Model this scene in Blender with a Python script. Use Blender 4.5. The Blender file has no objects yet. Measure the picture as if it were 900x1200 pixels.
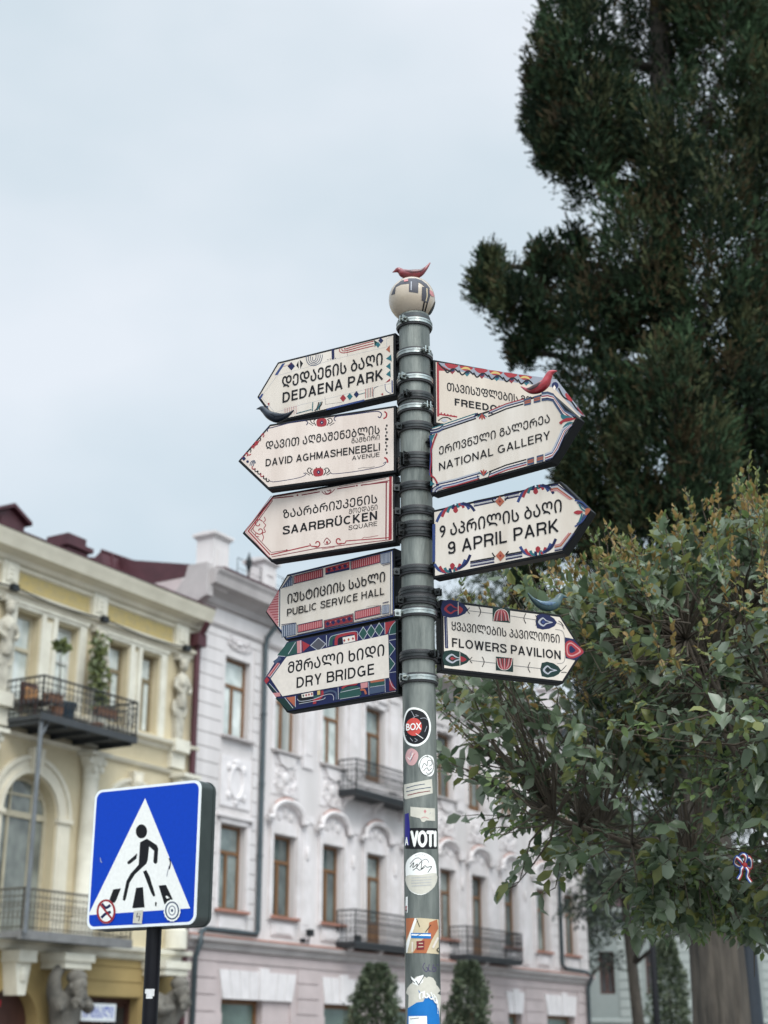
import bpy, bmesh, math, random
import numpy as np
from mathutils import Vector, Matrix

random.seed(7)
rng = np.random.default_rng(7)
scn = bpy.context.scene
COL = scn.collection
R = math.radians

# ------------------------------------------------------------------ camera
F = 1760.0                       # focal length in pixels of a 900 px wide frame
TH = math.atan(637.0 / F)        # upward pitch
CAMH = 1.6
cam_d = bpy.data.cameras.new("camera")
cam = bpy.data.objects.new("camera", cam_d)
COL.objects.link(cam)
cam.location = (0, 0, CAMH)
cam.rotation_euler = (math.pi / 2 + TH, 0, 0)
cam_d.sensor_fit = 'HORIZONTAL'
cam_d.sensor_width = 36.0
cam_d.lens = F / 900.0 * 36.0
cam_d.clip_start = 0.05
cam_d.clip_end = 3000
cam_d.dof.use_dof = True
cam_d.dof.focus_distance = 5.35
cam_d.dof.aperture_fstop = 4.4
scn.camera = cam
scn.render.resolution_x = 768
scn.render.resolution_y = 1024

# ------------------------------------------------------------------ world: overcast sky over a Nishita base
SUN_EL, SUN_AZ = R(48), R(163)     # azimuth clockwise from +Y
SKY_K, GLOW, ZEN = 0.81, 2.55, 1.8   # cloud brightness low in the sky, round the sun, overhead
world = bpy.data.worlds.new("World")
scn.world = world
world.use_nodes = True
wn = world.node_tree.nodes
wl = world.node_tree.links
wn.clear()
w_out = wn.new("ShaderNodeOutputWorld")
sky = wn.new("ShaderNodeTexSky")
sky.sky_type = 'NISHITA'
sky.sun_disc = False
sky.sun_elevation = SUN_EL
sky.sun_rotation = SUN_AZ
sky.air_density = 1.0
sky.dust_density = 2.5
bg1 = wn.new("ShaderNodeBackground")
bg1.inputs['Strength'].default_value = 0.09
wl.new(sky.outputs[0], bg1.inputs['Color'])
tc = wn.new("ShaderNodeTexCoord")
mp = wn.new("ShaderNodeMapping")
mp.inputs['Scale'].default_value = (1.0, 1.0, 1.8)
mp.inputs['Location'].default_value = (0.35, 0.2, 0.0)
nz = wn.new("ShaderNodeTexNoise")
nz.inputs['Scale'].default_value = 2.2
nz.inputs['Detail'].default_value = 5
nz.inputs['Roughness'].default_value = 0.45
rp = wn.new("ShaderNodeValToRGB")
rp.color_ramp.elements[0].position = 0.36
rp.color_ramp.elements[0].color = (0.525, 0.650, 0.715, 1)
rp.color_ramp.elements[1].position = 0.64
rp.color_ramp.elements[1].color = (0.79, 0.84, 0.895, 1)
bg2 = wn.new("ShaderNodeBackground")
# cloud cover: brighter overhead and round the veiled sun, as real overcast is
dotn = wn.new("ShaderNodeVectorMath"); dotn.operation = 'DOT_PRODUCT'
dotn.inputs[1].default_value = (math.sin(SUN_AZ) * math.cos(SUN_EL), math.cos(SUN_AZ) * math.cos(SUN_EL), math.sin(SUN_EL))
nrm = wn.new("ShaderNodeVectorMath"); nrm.operation = 'NORMALIZE'
wl.new(tc.outputs['Generated'], nrm.inputs[0]); wl.new(nrm.outputs[0], dotn.inputs[0])
mr1 = wn.new("ShaderNodeMapRange"); mr1.inputs[1].default_value = 0.15; mr1.inputs[2].default_value = 1.0; mr1.inputs[3].default_value = SKY_K; mr1.inputs[4].default_value = SKY_K * GLOW
wl.new(dotn.outputs['Value'], mr1.inputs[0])
sx = wn.new("ShaderNodeSeparateXYZ"); wl.new(nrm.outputs[0], sx.inputs[0])
mr2 = wn.new("ShaderNodeMapRange"); mr2.inputs[1].default_value = 0.62; mr2.inputs[2].default_value = 1.0; mr2.inputs[3].default_value = 1.0; mr2.inputs[4].default_value = ZEN
wl.new(sx.outputs['Z'], mr2.inputs[0])
mul = wn.new("ShaderNodeMath"); mul.operation = 'MULTIPLY'
wl.new(mr1.outputs[0], mul.inputs[0]); wl.new(mr2.outputs[0], mul.inputs[1])
wl.new(mul.outputs[0], bg2.inputs['Strength'])
wl.new(tc.outputs['Generated'], mp.inputs['Vector'])
wl.new(mp.outputs[0], nz.inputs['Vector'])
wl.new(nz.outputs['Fac'], rp.inputs['Fac'])
wl.new(rp.outputs['Color'], bg2.inputs['Color'])
mx = wn.new("ShaderNodeMixShader")
mx.inputs['Fac'].default_value = 0.86
wl.new(bg1.outputs[0], mx.inputs[1])
wl.new(bg2.outputs[0], mx.inputs[2])
wl.new(mx.outputs[0], w_out.inputs['Surface'])

# ------------------------------------------------------------------ sun: very soft, through the cloud
sun_d = bpy.data.lights.new("sun", 'SUN')
sun_d.energy = 1.5
sun_d.angle = R(35)
sun_d.color = (1.0, 0.96, 0.90)
sun = bpy.data.objects.new("sun", sun_d)
COL.objects.link(sun)
sd = Vector((math.sin(SUN_AZ) * math.cos(SUN_EL), math.cos(SUN_AZ) * math.cos(SUN_EL), math.sin(SUN_EL)))
sun.rotation_euler = sd.to_track_quat('Z', 'Y').to_euler()
sun.location = sd * 60

scn.view_settings.view_transform = 'Standard'
scn.view_settings.look = 'None'
scn.view_settings.gamma = 1.0
scn.view_settings.exposure = 0.50
scn.view_settings.use_curve_mapping = False
try:
    scn.cycles.use_denoising = True
    scn.cycles.denoiser = 'OPENIMAGEDENOISE'
except Exception:
    pass
scn.cycles.max_bounces = 6
scn.cycles.transparent_max_bounces = 8

# ------------------------------------------------------------------ geometry helpers
def ray(px, py):
    x = px - 450.0
    y = py - 600.0
    return Vector((x, F * math.cos(TH) + y * math.sin(TH), F * math.sin(TH) - y * math.cos(TH)))

EYE = Vector((0, 0, CAMH))

def at(px, py, Y):                      # point at forward distance Y seen through a photo pixel
    r = ray(px, py)
    return EYE + r * (Y / r.y)

def srgb(r, g, b):
    def f(c):
        c /= 255.0
        return c / 12.92 if c <= 0.04045 else ((c + 0.055) / 1.055) ** 2.4
    return (f(r), f(g), f(b))

_mats = {}
def mat(name, col, rough=0.7, metal=0.0, var=0.0, scale=6.0, col2=None, bump=0.0, bscale=40.0, spec=0.5, coat=0.0, streak=False, detail=6.0):
    """Principled material; var/col2 mix in a second colour through object-space noise."""
    if name in _mats:
        return _mats[name]
    m = bpy.data.materials.new(name)
    m.use_nodes = True
    nt = m.node_tree
    b = nt.nodes["Principled BSDF"]
    b.inputs['Base Color'].default_value = (*col, 1)
    b.inputs['Roughness'].default_value = rough
    b.inputs['Metallic'].default_value = metal
    b.inputs['Specular IOR Level'].default_value = spec
    b.inputs['Coat Weight'].default_value = coat
    if var > 0 or col2 is not None or bump > 0:
        t = nt.nodes.new("ShaderNodeTexCoord")
        mpn = nt.nodes.new("ShaderNodeMapping")
        if streak:
            mpn.inputs['Scale'].default_value = (1, 1, 0.18)
        nt.links.new(t.outputs['Object'], mpn.inputs['Vector'])
    if var > 0 or col2 is not None:
        n = nt.nodes.new("ShaderNodeTexNoise")
        n.inputs['Scale'].default_value = scale
        n.inputs['Detail'].default_value = detail
        n.inputs['Roughness'].default_value = 0.6
        nt.links.new(mpn.outputs[0], n.inputs['Vector'])
        r_ = nt.nodes.new("ShaderNodeValToRGB")
        r_.color_ramp.elements[0].position = 0.34
        r_.color_ramp.elements[1].position = 0.68
        c2 = col2 if col2 is not None else tuple(c * (1 - var) for c in col)
        r_.color_ramp.elements[0].color = (*c2, 1)
        r_.color_ramp.elements[1].color = (*col, 1)
        nt.links.new(n.outputs['Fac'], r_.inputs['Fac'])
        nt.links.new(r_.outputs['Color'], b.inputs['Base Color'])
    if bump > 0:
        n2 = nt.nodes.new("ShaderNodeTexNoise")
        n2.inputs['Scale'].default_value = bscale
        n2.inputs['Detail'].default_value = 4
        nt.links.new(mpn.outputs[0], n2.inputs['Vector'])
        bp = nt.nodes.new("ShaderNodeBump")
        bp.inputs['Strength'].default_value = bump
        bp.inputs['Distance'].default_value = 0.02
        nt.links.new(n2.outputs['Fac'], bp.inputs['Height'])
        nt.links.new(bp.outputs['Normal'], b.inputs['Normal'])
    _mats[name] = m
    return m

def leafmat(name, col, rough=0.5, spec=0.5, col2=None, scale=3.0, trans=0.0):
    m = mat(name, col, rough, 0, 0.35, scale, col2, spec=spec)
    if trans > 0 and not m.get("thin"):          # leaves let some light through
        m["thin"] = 1
        nt = m.node_tree; b = nt.nodes["Principled BSDF"]; out = nt.nodes["Material Output"]
        t = nt.nodes.new("ShaderNodeBsdfTranslucent"); x = nt.nodes.new("ShaderNodeMixShader")
        x.inputs[0].default_value = trans
        src = b.inputs['Base Color'].links[0].from_socket
        nt.links.new(src, t.inputs['Color']); nt.links.new(b.outputs[0], x.inputs[1]); nt.links.new(t.outputs[0], x.inputs[2]); nt.links.new(x.outputs[0], out.inputs['Surface'])
    return m

def link(name, me, mats, parent=None, loc=(0, 0, 0)):
    o = bpy.data.objects.new(name, me)
    for m in (mats if isinstance(mats, (list, tuple)) else [mats]):
        me.materials.append(m)
    o.location = loc
    COL.objects.link(o)
    if parent is not None:
        o.parent = parent
    return o

def tag(o, label=None, cat=None, group=None, kind=None):
    if label: o['label'] = label
    if cat: o['category'] = cat
    if group: o['group'] = group
    if kind: o['kind'] = kind
    return o

def thing(name, label, cat, loc=(0, 0, 0), rz=0.0, group=None):
    o = bpy.data.objects.new(name, None)
    o.empty_display_size = 0.2
    COL.objects.link(o)
    o.location = loc
    o.rotation_euler = (0, 0, rz)
    return tag(o, label, cat, group)

def copy_tree(o, parent=None):
    c = o.copy()
    COL.objects.link(c)
    if parent is not None:
        c.parent = parent
    for ch in list(o.children):
        copy_tree(ch, c)
    return c

class MB:
    """collects shapes that become ONE mesh"""
    def __init__(s):
        s.v = []; s.f = []; s.m = []
    def add(s, vs, fs, m=0):
        n = len(s.v)
        s.v += [tuple(p) for p in vs]
        s.f += [tuple(i + n for i in f) for f in fs]
        s.m += [m] * len(fs)
    def box(s, x0, x1, y0, y1, z0, z1, m=0):
        s.add([(x0, y0, z0), (x1, y0, z0), (x1, y1, z0), (x0, y1, z0), (x0, y0, z1), (x1, y0, z1), (x1, y1, z1), (x0, y1, z1)],
              [(0, 3, 2, 1), (4, 5, 6, 7), (0, 1, 5, 4), (1, 2, 6, 5), (2, 3, 7, 6), (3, 0, 4, 7)], m)
    def quad(s, a, b, c, d, m=0):
        s.add([a, b, c, d], [(0, 1, 2, 3)], m)
    def poly(s, pts, m=0):
        s.add(pts, [tuple(range(len(pts)))], m)
    def prism_y(s, pts, y0, y1, m=0):   # polygon in x,z extruded along y
        n = len(pts)
        vs = [(p[0], y0, p[1]) for p in pts] + [(p[0], y1, p[1]) for p in pts]
        fs = [tuple(range(n)), tuple(range(2 * n - 1, n - 1, -1))]
        fs += [(i, i + n, (i + 1) % n + n, (i + 1) % n) for i in range(n)]
        s.add(vs, fs, m)
    def prism_x(s, pts, x0, x1, m=0):   # profile in y,z extruded along x
        n = len(pts)
        vs = [(x0, p[0], p[1]) for p in pts] + [(x1, p[0], p[1]) for p in pts]
        fs = [tuple(range(n)), tuple(range(2 * n - 1, n - 1, -1))]
        fs += [(i, i + n, (i + 1) % n + n, (i + 1) % n) for i in range(n)]
        s.add(vs, fs, m)
    def tube(s, pts, rad, seg=8, m=0, cap=True, sx=1.0, sy=1.0):
        pts = [Vector(p) for p in pts]
        n = len(pts)
        rr = rad if isinstance(rad, (list, tuple)) else [rad] * n
        vs = []
        t0 = (pts[1] - pts[0]).normalized()
        ref = Vector((0, 0, 1)) if abs(t0.z) < 0.9 else Vector((0, 1, 0))
        a = t0.cross(ref).normalized()
        for i in range(n):
            t = (pts[min(i + 1, n - 1)] - pts[max(i - 1, 0)]).normalized()
            a = (a - t * a.dot(t)).normalized()
            b = t.cross(a)
            for k in range(seg):
                w = 2 * math.pi * k / seg
                vs.append(pts[i] + (a * math.cos(w) * sx + b * math.sin(w) * sy) * rr[i])
        fs = []
        for i in range(n - 1):
            for k in range(seg):
                k2 = (k + 1) % seg
                fs.append((i * seg + k, i * seg + k2, (i + 1) * seg + k2, (i + 1) * seg + k))
        if cap:
            fs.append(tuple(range(seg - 1, -1, -1)))
            fs.append(tuple((n - 1) * seg + k for k in range(seg)))
        s.add(vs, fs, m)
    def lathe(s, prof, seg=24, cx=0, cy=0, m=0, sy=1.0, cap=True):   # prof: (r,z)
        vs = []
        for r, z in prof:
            for k in range(seg):
                w = 2 * math.pi * k / seg
                vs.append((cx + r * math.cos(w), cy + r * math.sin(w) * sy, z))
        fs = []
        n = len(prof)
        for i in range(n - 1):
            for k in range(seg):
                k2 = (k + 1) % seg
                fs.append((i * seg + k, i * seg + k2, (i + 1) * seg + k2, (i + 1) * seg + k))
        if cap:
            fs.append(tuple(range(seg - 1, -1, -1)))
            fs.append(tuple((n - 1) * seg + k for k in range(seg)))
        s.add(vs, fs, m)
    def ball(s, c, rx, ry, rz, seg=12, m=0):
        nr = max(4, seg // 2)
        vs = [(c[0], c[1], c[2] - rz)]
        for i in range(1, nr):
            a = -math.pi / 2 + math.pi * i / nr
            for k in range(seg):
                w = 2 * math.pi * k / seg
                vs.append((c[0] + rx * math.cos(a) * math.cos(w), c[1] + ry * math.cos(a) * math.sin(w), c[2] + rz * math.sin(a)))
        vs.append((c[0], c[1], c[2] + rz))
        fs = []
        for k in range(seg):
            fs.append((0, 1 + (k + 1) % seg, 1 + k))
        for i in range(nr - 2):
            for k in range(seg):
                k2 = (k + 1) % seg
                fs.append((1 + i * seg + k, 1 + i * seg + k2, 1 + (i + 1) * seg + k2, 1 + (i + 1) * seg + k))
        t = len(vs) - 1
        for k in range(seg):
            fs.append((1 + (nr - 2) * seg + k, 1 + (nr - 2) * seg + (k + 1) % seg, t))
        s.add(vs, fs, m)
    def build(s, name, mats, parent=None, loc=(0, 0, 0), smooth=False, bevel=0.0, auto=None):
        me = bpy.data.meshes.new(name)
        me.from_pydata(s.v, [], s.f)
        me.update()
        me.polygons.foreach_set('material_index', s.m)
        bm = bmesh.new(); bm.from_mesh(me)
        bmesh.ops.recalc_face_normals(bm, faces=bm.faces)
        bm.to_mesh(me); bm.free()
        if smooth:
            me.polygons.foreach_set('use_smooth', [True] * len(me.polygons))
            if auto:
                me.set_sharp_from_angle(angle=R(auto))
        o = link(name, me, mats, parent, loc)
        if bevel > 0:
            md = o.modifiers.new("edge", 'BEVEL')
            md.width = bevel; md.segments = 2; md.limit_method = 'ANGLE'
        return o

# ------------------------------------------------------------------ flat artwork (lettering, painted ornament)
_tx = {}
def text_tris(body, off):
    k = (body, off)
    if k in _tx: return _tx[k]
    c = bpy.data.curves.new("lettering", 'FONT')
    c.body = body; c.size = 1.0; c.offset = off; c.resolution_u = 4
    o = bpy.data.objects.new("lettering", c)
    COL.objects.link(o)
    bpy.context.view_layer.update()
    dg = bpy.context.evaluated_depsgraph_get()
    ev = o.evaluated_get(dg)
    me = ev.to_mesh()
    vs = [(v.co.x, v.co.y) for v in me.vertices]
    fs = [tuple(p.vertices) for p in me.polygons]
    ev.to_mesh_clear()
    bpy.data.objects.remove(o); bpy.data.curves.remove(c)
    x0 = min(v[0] for v in vs); x1 = max(v[0] for v in vs)
    _tx[k] = ([(x - x0, y) for x, y in vs], fs, x1 - x0)
    return _tx[k]

def smooth_pts(pts, n=6, closed=False):
    out = []
    m = len(pts)
    rngi = range(m) if closed else range(m - 1)
    for i in rngi:
        if closed:
            p0, p1, p2, p3 = pts[(i - 1) % m], pts[i], pts[(i + 1) % m], pts[(i + 2) % m]
        else:
            p0, p1, p2, p3 = pts[max(i - 1, 0)], pts[i], pts[i + 1], pts[min(i + 2, m - 1)]
        for k in range(n):
            t = k / n
            out.append(tuple(0.5 * ((2 * p1[j]) + (-p0[j] + p2[j]) * t + (2 * p0[j] - 5 * p1[j] + 4 * p2[j] - p3[j]) * t * t + (-p0[j] + 3 * p1[j] - 3 * p2[j] + p3[j]) * t ** 3) for j in (0, 1)))
    if not closed:
        out.append(tuple(pts[-1]))
    return out

PAINT = dict(
    black=srgb(22, 22, 27), navy=srgb(28, 36, 80), blue=srgb(54, 72, 124), red=srgb(162, 52, 60), dred=srgb(132, 46, 56),
    rose=srgb(204, 140, 142), teal=srgb(44, 108, 118), green=srgb(42, 82, 76), orange=srgb(178, 100, 76), gold=srgb(206, 178, 112),
    grey=srgb(152, 156, 168), lgrey=srgb(186, 188, 196), cream=srgb(214, 204, 194), white=srgb(232, 232, 228), dgrey=srgb(84, 84, 92),
    dgreen=srgb(24, 52, 48), slate=srgb(70, 84, 110), signblue=srgb(0, 60, 176), pink=srgb(214, 170, 170), boxred=srgb(214, 84, 76),
    cyanblue=srgb(26, 120, 196), tan=srgb(216, 200, 168), terra=srgb(186, 112, 76), beige=srgb(196, 192, 180), violet=srgb(88, 78, 110), indigo=srgb(44, 40, 132), pole=srgb(110, 118, 116))
def paint(c):
    k = 1.0 if c in ("white", "cream", "signblue", "beige") else 0.80      # slightly faded printing inks
    return mat("paint_" + c, tuple(v * k for v in PAINT[c]), 0.45, 0, 0.10, 60.0, spec=0.22)

def stroke(pts, w):
    pts = [p for i, p in enumerate(pts) if i == 0 or (abs(p[0] - pts[i - 1][0]) + abs(p[1] - pts[i - 1][1])) > 1e-6]
    n = len(pts); a = []; b = []
    for i in range(n):
        d1 = d2 = None
        if i > 0: d1 = Vector((pts[i][0] - pts[i - 1][0], pts[i][1] - pts[i - 1][1])).normalized()
        if i < n - 1: d2 = Vector((pts[i + 1][0] - pts[i][0], pts[i + 1][1] - pts[i][1])).normalized()
        d1 = d1 or d2; d2 = d2 or d1
        t = d1 + d2
        t = t.normalized() if t.length > 1e-6 else d1
        nn = Vector((-t.y, t.x))
        k = max(0.5, nn.dot(Vector((-d1.y, d1.x))))
        h = w / 2 / k
        a.append((pts[i][0] + nn.x * h, pts[i][1] + nn.y * h))
        b.append((pts[i][0] - nn.x * h, pts[i][1] - nn.y * h))
    return a + b, [(i, i + 1, n + i + 1, n + i) for i in range(n - 1)]

def glyph(ch, t):
    """grotesque capitals drawn as strokes in a box one unit high: (width, [polylines])"""
    e = t / 2; f = 1 - e
    def arc(cx, cy, rx, ry, a0, a1, n=14):
        return [(cx + rx * math.cos(R(a0 + (a1 - a0) * k / n)), cy + ry * math.sin(R(a0 + (a1 - a0) * k / n))) for k in range(n + 1)]
    m = .53
    def bowl(x, y0, y1, w):
        r = (y1 - y0) / 2
        return [(e, y1), (w - r, y1)] + arc(w - r, (y0 + y1) / 2, r, r, 90, -90)[1:] + [(e, y0)]
    if ch in 'UÜ':
        u = [(e, 1), (e, .36)] + arc(.37, .36, .37 - e, .36 - e, 180, 360)[1:] + [(.74 - e, 1)]
        return .74, [u] + ([[(.20, 1.20), (.20, 1.20 - t)], [(.54, 1.20), (.54, 1.20 - t)]] if ch == 'Ü' else [])
    G = {
     'A': (.78, [[(e * .9, 0), (.39, 1.0)], [(.78 - e * .9, 0), (.39, 1.0)], [(.17, .30), (.61, .30)]]),
     'B': (.72, [[(e, 0), (e, 1)], bowl(e, m, f, .64), bowl(e, e, m, .70)]),
     'C': (.80, [arc(.42, .5, .42 - e, .5 - e, 48, 312, 20)]),
     'D': (.76, [[(e, 0), (e, 1)], [(e, f), (.34, f)] + arc(.34, .5, .42 - e, .5 - e, 90, -90, 16)[1:] + [(e, e)]]),
     'E': (.64, [[(e, 0), (e, 1)], [(e, f), (.62, f)], [(e, m), (.58, m)], [(e, e), (.64, e)]]),
     'F': (.60, [[(e, 0), (e, 1)], [(e, f), (.60, f)], [(e, .50), (.53, .50)]]),
     'G': (.84, [arc(.42, .5, .42 - e, .5 - e, 48, 322, 20) , [(.46, .44), (.80 - e, .44), (.80 - e, .06)]]),
     'H': (.74, [[(e, 0), (e, 1)], [(.74 - e, 0), (.74 - e, 1)], [(e, m), (.74 - e, m)]]),
     'I': (t, [[(e, 0), (e, 1)]]),
     'K': (.74, [[(e, 0), (e, 1)], [(e, .36), (.70 - e, 1)], [(.27, .52), (.75 - e, 0)]]),
     'L': (.58, [[(e, 0), (e, 1)], [(e, e), (.58, e)]]),
     'M': (.86, [[(e, 0), (e, 1)], [(.86 - e, 0), (.86 - e, 1)], [(e * 1.1, 1), (.43, .08)], [(.86 - e * 1.1, 1), (.43, .08)]]),
     'N': (.74, [[(e, 0), (e, 1)], [(.74 - e, 0), (.74 - e, 1)], [(e, .96), (.74 - e, .04)]]),
     'O': (.86, [arc(.43, .5, .43 - e, .5 - e, 0, 360, 26)]),
     'P': (.68, [[(e, 0), (e, 1)], bowl(e, .42, f, .68 - e + .03)]),
     'Q': (.86, [arc(.43, .5, .43 - e, .5 - e, 0, 360, 26), [(.52, .24), (.80, -.02)]]),
     'R': (.74, [[(e, 0), (e, 1)], bowl(e, .46, f, .68), [(.40, .46), (.56, .42), (.62, .30), (.66, 0)]]),
     'S': (.70, [smooth_pts([(.70 - e, .72), (.60, .88), (.36, f), (.12, .88), (.10, .70), (.26, .57), (.48, .48), (.66 - e * .2, .34), (.62, .14), (.36, e), (.10, .12), (e, .30)], 4)]),
     'T': (.66, [[(.33, 0), (.33, 1)], [(0, f), (.66, f)]]),
     'V': (.74, [[(e * .9, 1), (.37, 0)], [(.74 - e * .9, 1), (.37, 0)]]),
     'W': (1.06, [[(e * .9, 1), (.28, 0)], [(.53, 1), (.28, 0)], [(.53, 1), (.78, 0)], [(1.06 - e * .9, 1), (.78, 0)]]),
     'Y': (.72, [[(e, 1), (.36, .42)], [(.72 - e, 1), (.36, .42)], [(.36, .44), (.36, 0)]]),
     '9': (.60, [arc(.30, .68, .30 - e, .32 - e, 0, 360, 20), [(.60 - e, .68), (.60 - e, .46), (.54, .20), (.42, .08), (.26, e), (.12, .10), (e * 1.2, .24)]]),
     ' ': (.22, [])}
    return G[ch]

class Art:
    def __init__(s, ox, oy, sc, conv):
        s.ox, s.oy, s.sc, s.conv = ox, oy, sc, conv
        s.items = []           # (colour, verts, faces)
    def pt(s, p):
        return s.conv(s.ox + p[0] / s.sc, s.oy + p[1] / s.sc)
    def P(s, col, *pts):
        q = [s.pt(p) for p in pts]
        s.items.append((col, q, [tuple(range(len(q)))]))
    def PS(s, col, *pts, n=5):
        s.P(col, *smooth_pts(list(pts), n, True))
    def L(s, col, w, *pts):
        vs, fs = stroke(pts, w)
        s.items.append((col, [s.pt(p) for p in vs], fs))
    def S(s, col, w, *pts, n=6):
        s.L(col, w, *smooth_pts(list(pts), n))
    def C(s, col, x, y, r, ry=None, n=18):
        ry = ry or r
        s.P(col, *[(x + r * math.cos(2 * math.pi * k / n), y + ry * math.sin(2 * math.pi * k / n)) for k in range(n)])
    def D(s, col, x, y, rx, ry, sh=0.0):
        s.P(col, (x, y - ry), (x + rx, y - rx * sh), (x, y + ry), (x - rx, y + rx * sh))
    def ring(s, col, x, y, r, w, ry=None, a0=0, a1=360, n=24):
        ry = ry or r
        s.L(col, w, *[(x + r * math.cos(R(a0 + (a1 - a0) * k / n)), y + ry * math.sin(R(a0 + (a1 - a0) * k / n))) for k in range(n + 1)])
    def spiral(s, col, w, x, y, r0, r1, a0, turn):
        n = 14
        s.L(col, w, *[(x + (r0 + (r1 - r0) * k / n) * math.cos(R(a0 + turn * k / n)), y + (r0 + (r1 - r0) * k / n) * math.sin(R(a0 + turn * k / n))) for k in range(n + 1)])
    def T(s, col, body, x0, y0, x1, y1, cap, bold=0.0, fit=None, level=True):
        """lettering in the built-in face; bold is built up of shifted coats"""
        vs, fs, W = text_tris(body, 0.0)
        if fit: W = text_tris(fit, 0.0)[2]
        s.place_text(col, vs, fs, W, x0, y0, x1, y1, cap, 0.72, level, [(-bold, 0), (bold, 0), (0, -bold), (0, bold)] if bold else [(0, 0)])
    def CAPS(s, col, body, x0, y0, x1, y1, cap, t=.15, fit=None, gap=.15):
        """grotesque capitals"""
        vs, fs = [], []; x = 0.0; W = None
        for k, ch in enumerate(body):
            w, strokes = glyph(ch, t)
            for sp in strokes:
                v, f = stroke(sp, t); n = len(vs)
                vs += [(p[0] + x, p[1]) for p in v]; fs += [tuple(i + n for i in q) for q in f]
            x += w + gap
            if fit and k == len(fit) - 1: W = x - gap
        s.place_text(col, vs, fs, W or (x - gap), x0, y0, x1, y1, cap, 1.0, True, [(0, 0)])
    def place_text(s, col, vs, fs, W, x0, y0, x1, y1, cap, capem, level, shifts):
        p0 = Vector(s.pt((x0, y0))); p1 = Vector(s.pt((x1, y1)))
        up = Vector(s.pt((x0, y0 - cap))) - p0
        if level and abs(p1.y - p0.y) < 0.03 and abs(up.x) < 0.02:    # on a vertical board lettering runs level
            p0.y = p1.y = (p0.y + p1.y) / 2
            up = Vector((0, up.y))
        for dx, dy in shifts:
            q = [tuple(p0 + (p1 - p0) * (x / W) + up * (y / capem) + up.length * (Vector((dx, dy)))) for x, y in vs]
            s.items.append((col, q, fs))

def band_poly(p, q, w):
    return [p, q, (q[0] + w[0], q[1] + w[1]), (p[0] + w[0], p[1] + w[1])]

def art_to_mb(art, mb, place, mats, step=0.00002, base=0.0, sub=None):
    """place(u, v, off) -> xyz ; every item lies one thin coat above the one before"""
    for k, (col, vs, fs) in enumerate(art.items):
        m = paint(col)
        if m not in mats: mats.append(m)
        mi = mats.index(m)
        off = base + step * (k + 1)
        if sub:
            bm = bmesh.new()
            bv = [bm.verts.new((v[0], v[1], 0)) for v in vs]
            for f in fs:
                if len(set(f)) == len(f):
                    try: bm.faces.new([bv[i] for i in f])
                    except ValueError: pass
            bmesh.ops.triangulate(bm, faces=bm.faces)
            for _ in range(5):
                es = [e for e in bm.edges if e.calc_length() > sub]
                if not es: break
                bmesh.ops.subdivide_edges(bm, edges=es, cuts=1)
                bmesh.ops.triangulate(bm, faces=bm.faces)
            bm.verts.index_update()
            vs2 = [(v.co.x, v.co.y) for v in bm.verts]
            fs2 = [tuple(v.index for v in f.verts) for f in bm.faces]
            bm.free()
        else:
            vs2, fs2 = vs, fs
        mb.add([place(v[0], v[1], off) for v in vs2], fs2, mi)

# ------------------------------------------------------------------ setting: ground, road, pavements
AZ = R(30.83)                                 # direction in which the house fronts run
U = Vector((math.sin(AZ), math.cos(AZ), 0))
N = Vector((math.cos(AZ), -math.sin(AZ), 0))  # out of the house fronts, towards the viewer
DF = -25.076
FRZ = math.pi / 2 - AZ
def fp(s_, d, z):                             # point on the house front: s along, d out of it
    return U * s_ + N * (DF + d) + Vector((0, 0, z))

M_ground = mat("earth_and_paving", (0.16, 0.15, 0.14), 0.9, 0, 0.35, 0.6, bump=0.3, bscale=8)
M_asphalt = mat("asphalt", (0.052, 0.052, 0.055), 0.85, 0, 0.3, 3, bump=0.4, bscale=60)
M_pave = mat("pavement_slabs", (0.26, 0.25, 0.24), 0.85, 0, 0.3, 2, bump=0.3, bscale=30)
M_kerb = mat("kerb_stone", (0.30, 0.30, 0.29), 0.8, 0, 0.25, 5)
M_line = mat("road_paint", (0.75, 0.75, 0.72), 0.6, 0, 0.3, 9)

g = MB(); g.quad((-900, -900, -0.14), (900, -900, -0.14), (900, 900, -0.14), (-900, 900, -0.14))
tag(g.build("ground", M_ground), kind='structure')
def strip(mb, n0, n1, z0, z1, s0=-150, s1=300):
    a = [U * s0 + N * n0, U * s1 + N * n0, U * s1 + N * n1, U * s0 + N * n1]
    mb.add([(p.x, p.y, z0) for p in a] + [(p.x, p.y, z1) for p in a],
           [(3, 2, 1, 0), (4, 5, 6, 7), (0, 1, 5, 4), (1, 2, 6, 5), (2, 3, 7, 6), (3, 0, 4, 7)])
mb = MB(); strip(mb, -19.0, -5.4, -0.138, -0.13); tag(mb.build("road", M_asphalt), kind='structure')
mb = MB()
for k in range(-12, 24):
    strip(mb, -12.3, -12.15, -0.129, -0.126, k * 9, k * 9 + 4)
tag(mb.build("road_markings", M_line), kind='structure')
mb = MB(); strip(mb, -25.076, -19.15, -0.139, 0.0); tag(mb.build("far_pavement", M_pave), kind='structure')
mb = MB(); strip(mb, -5.25, 22, -0.139, 0.0); tag(mb.build("near_pavement", M_pave), kind='structure')
mb = MB(); strip(mb, -19.147, -19.003, -0.139, 0.003); strip(mb, -5.397, -5.253, -0.139, 0.003)
tag(mb.build("kerb", M_kerb), kind='structure')

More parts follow.
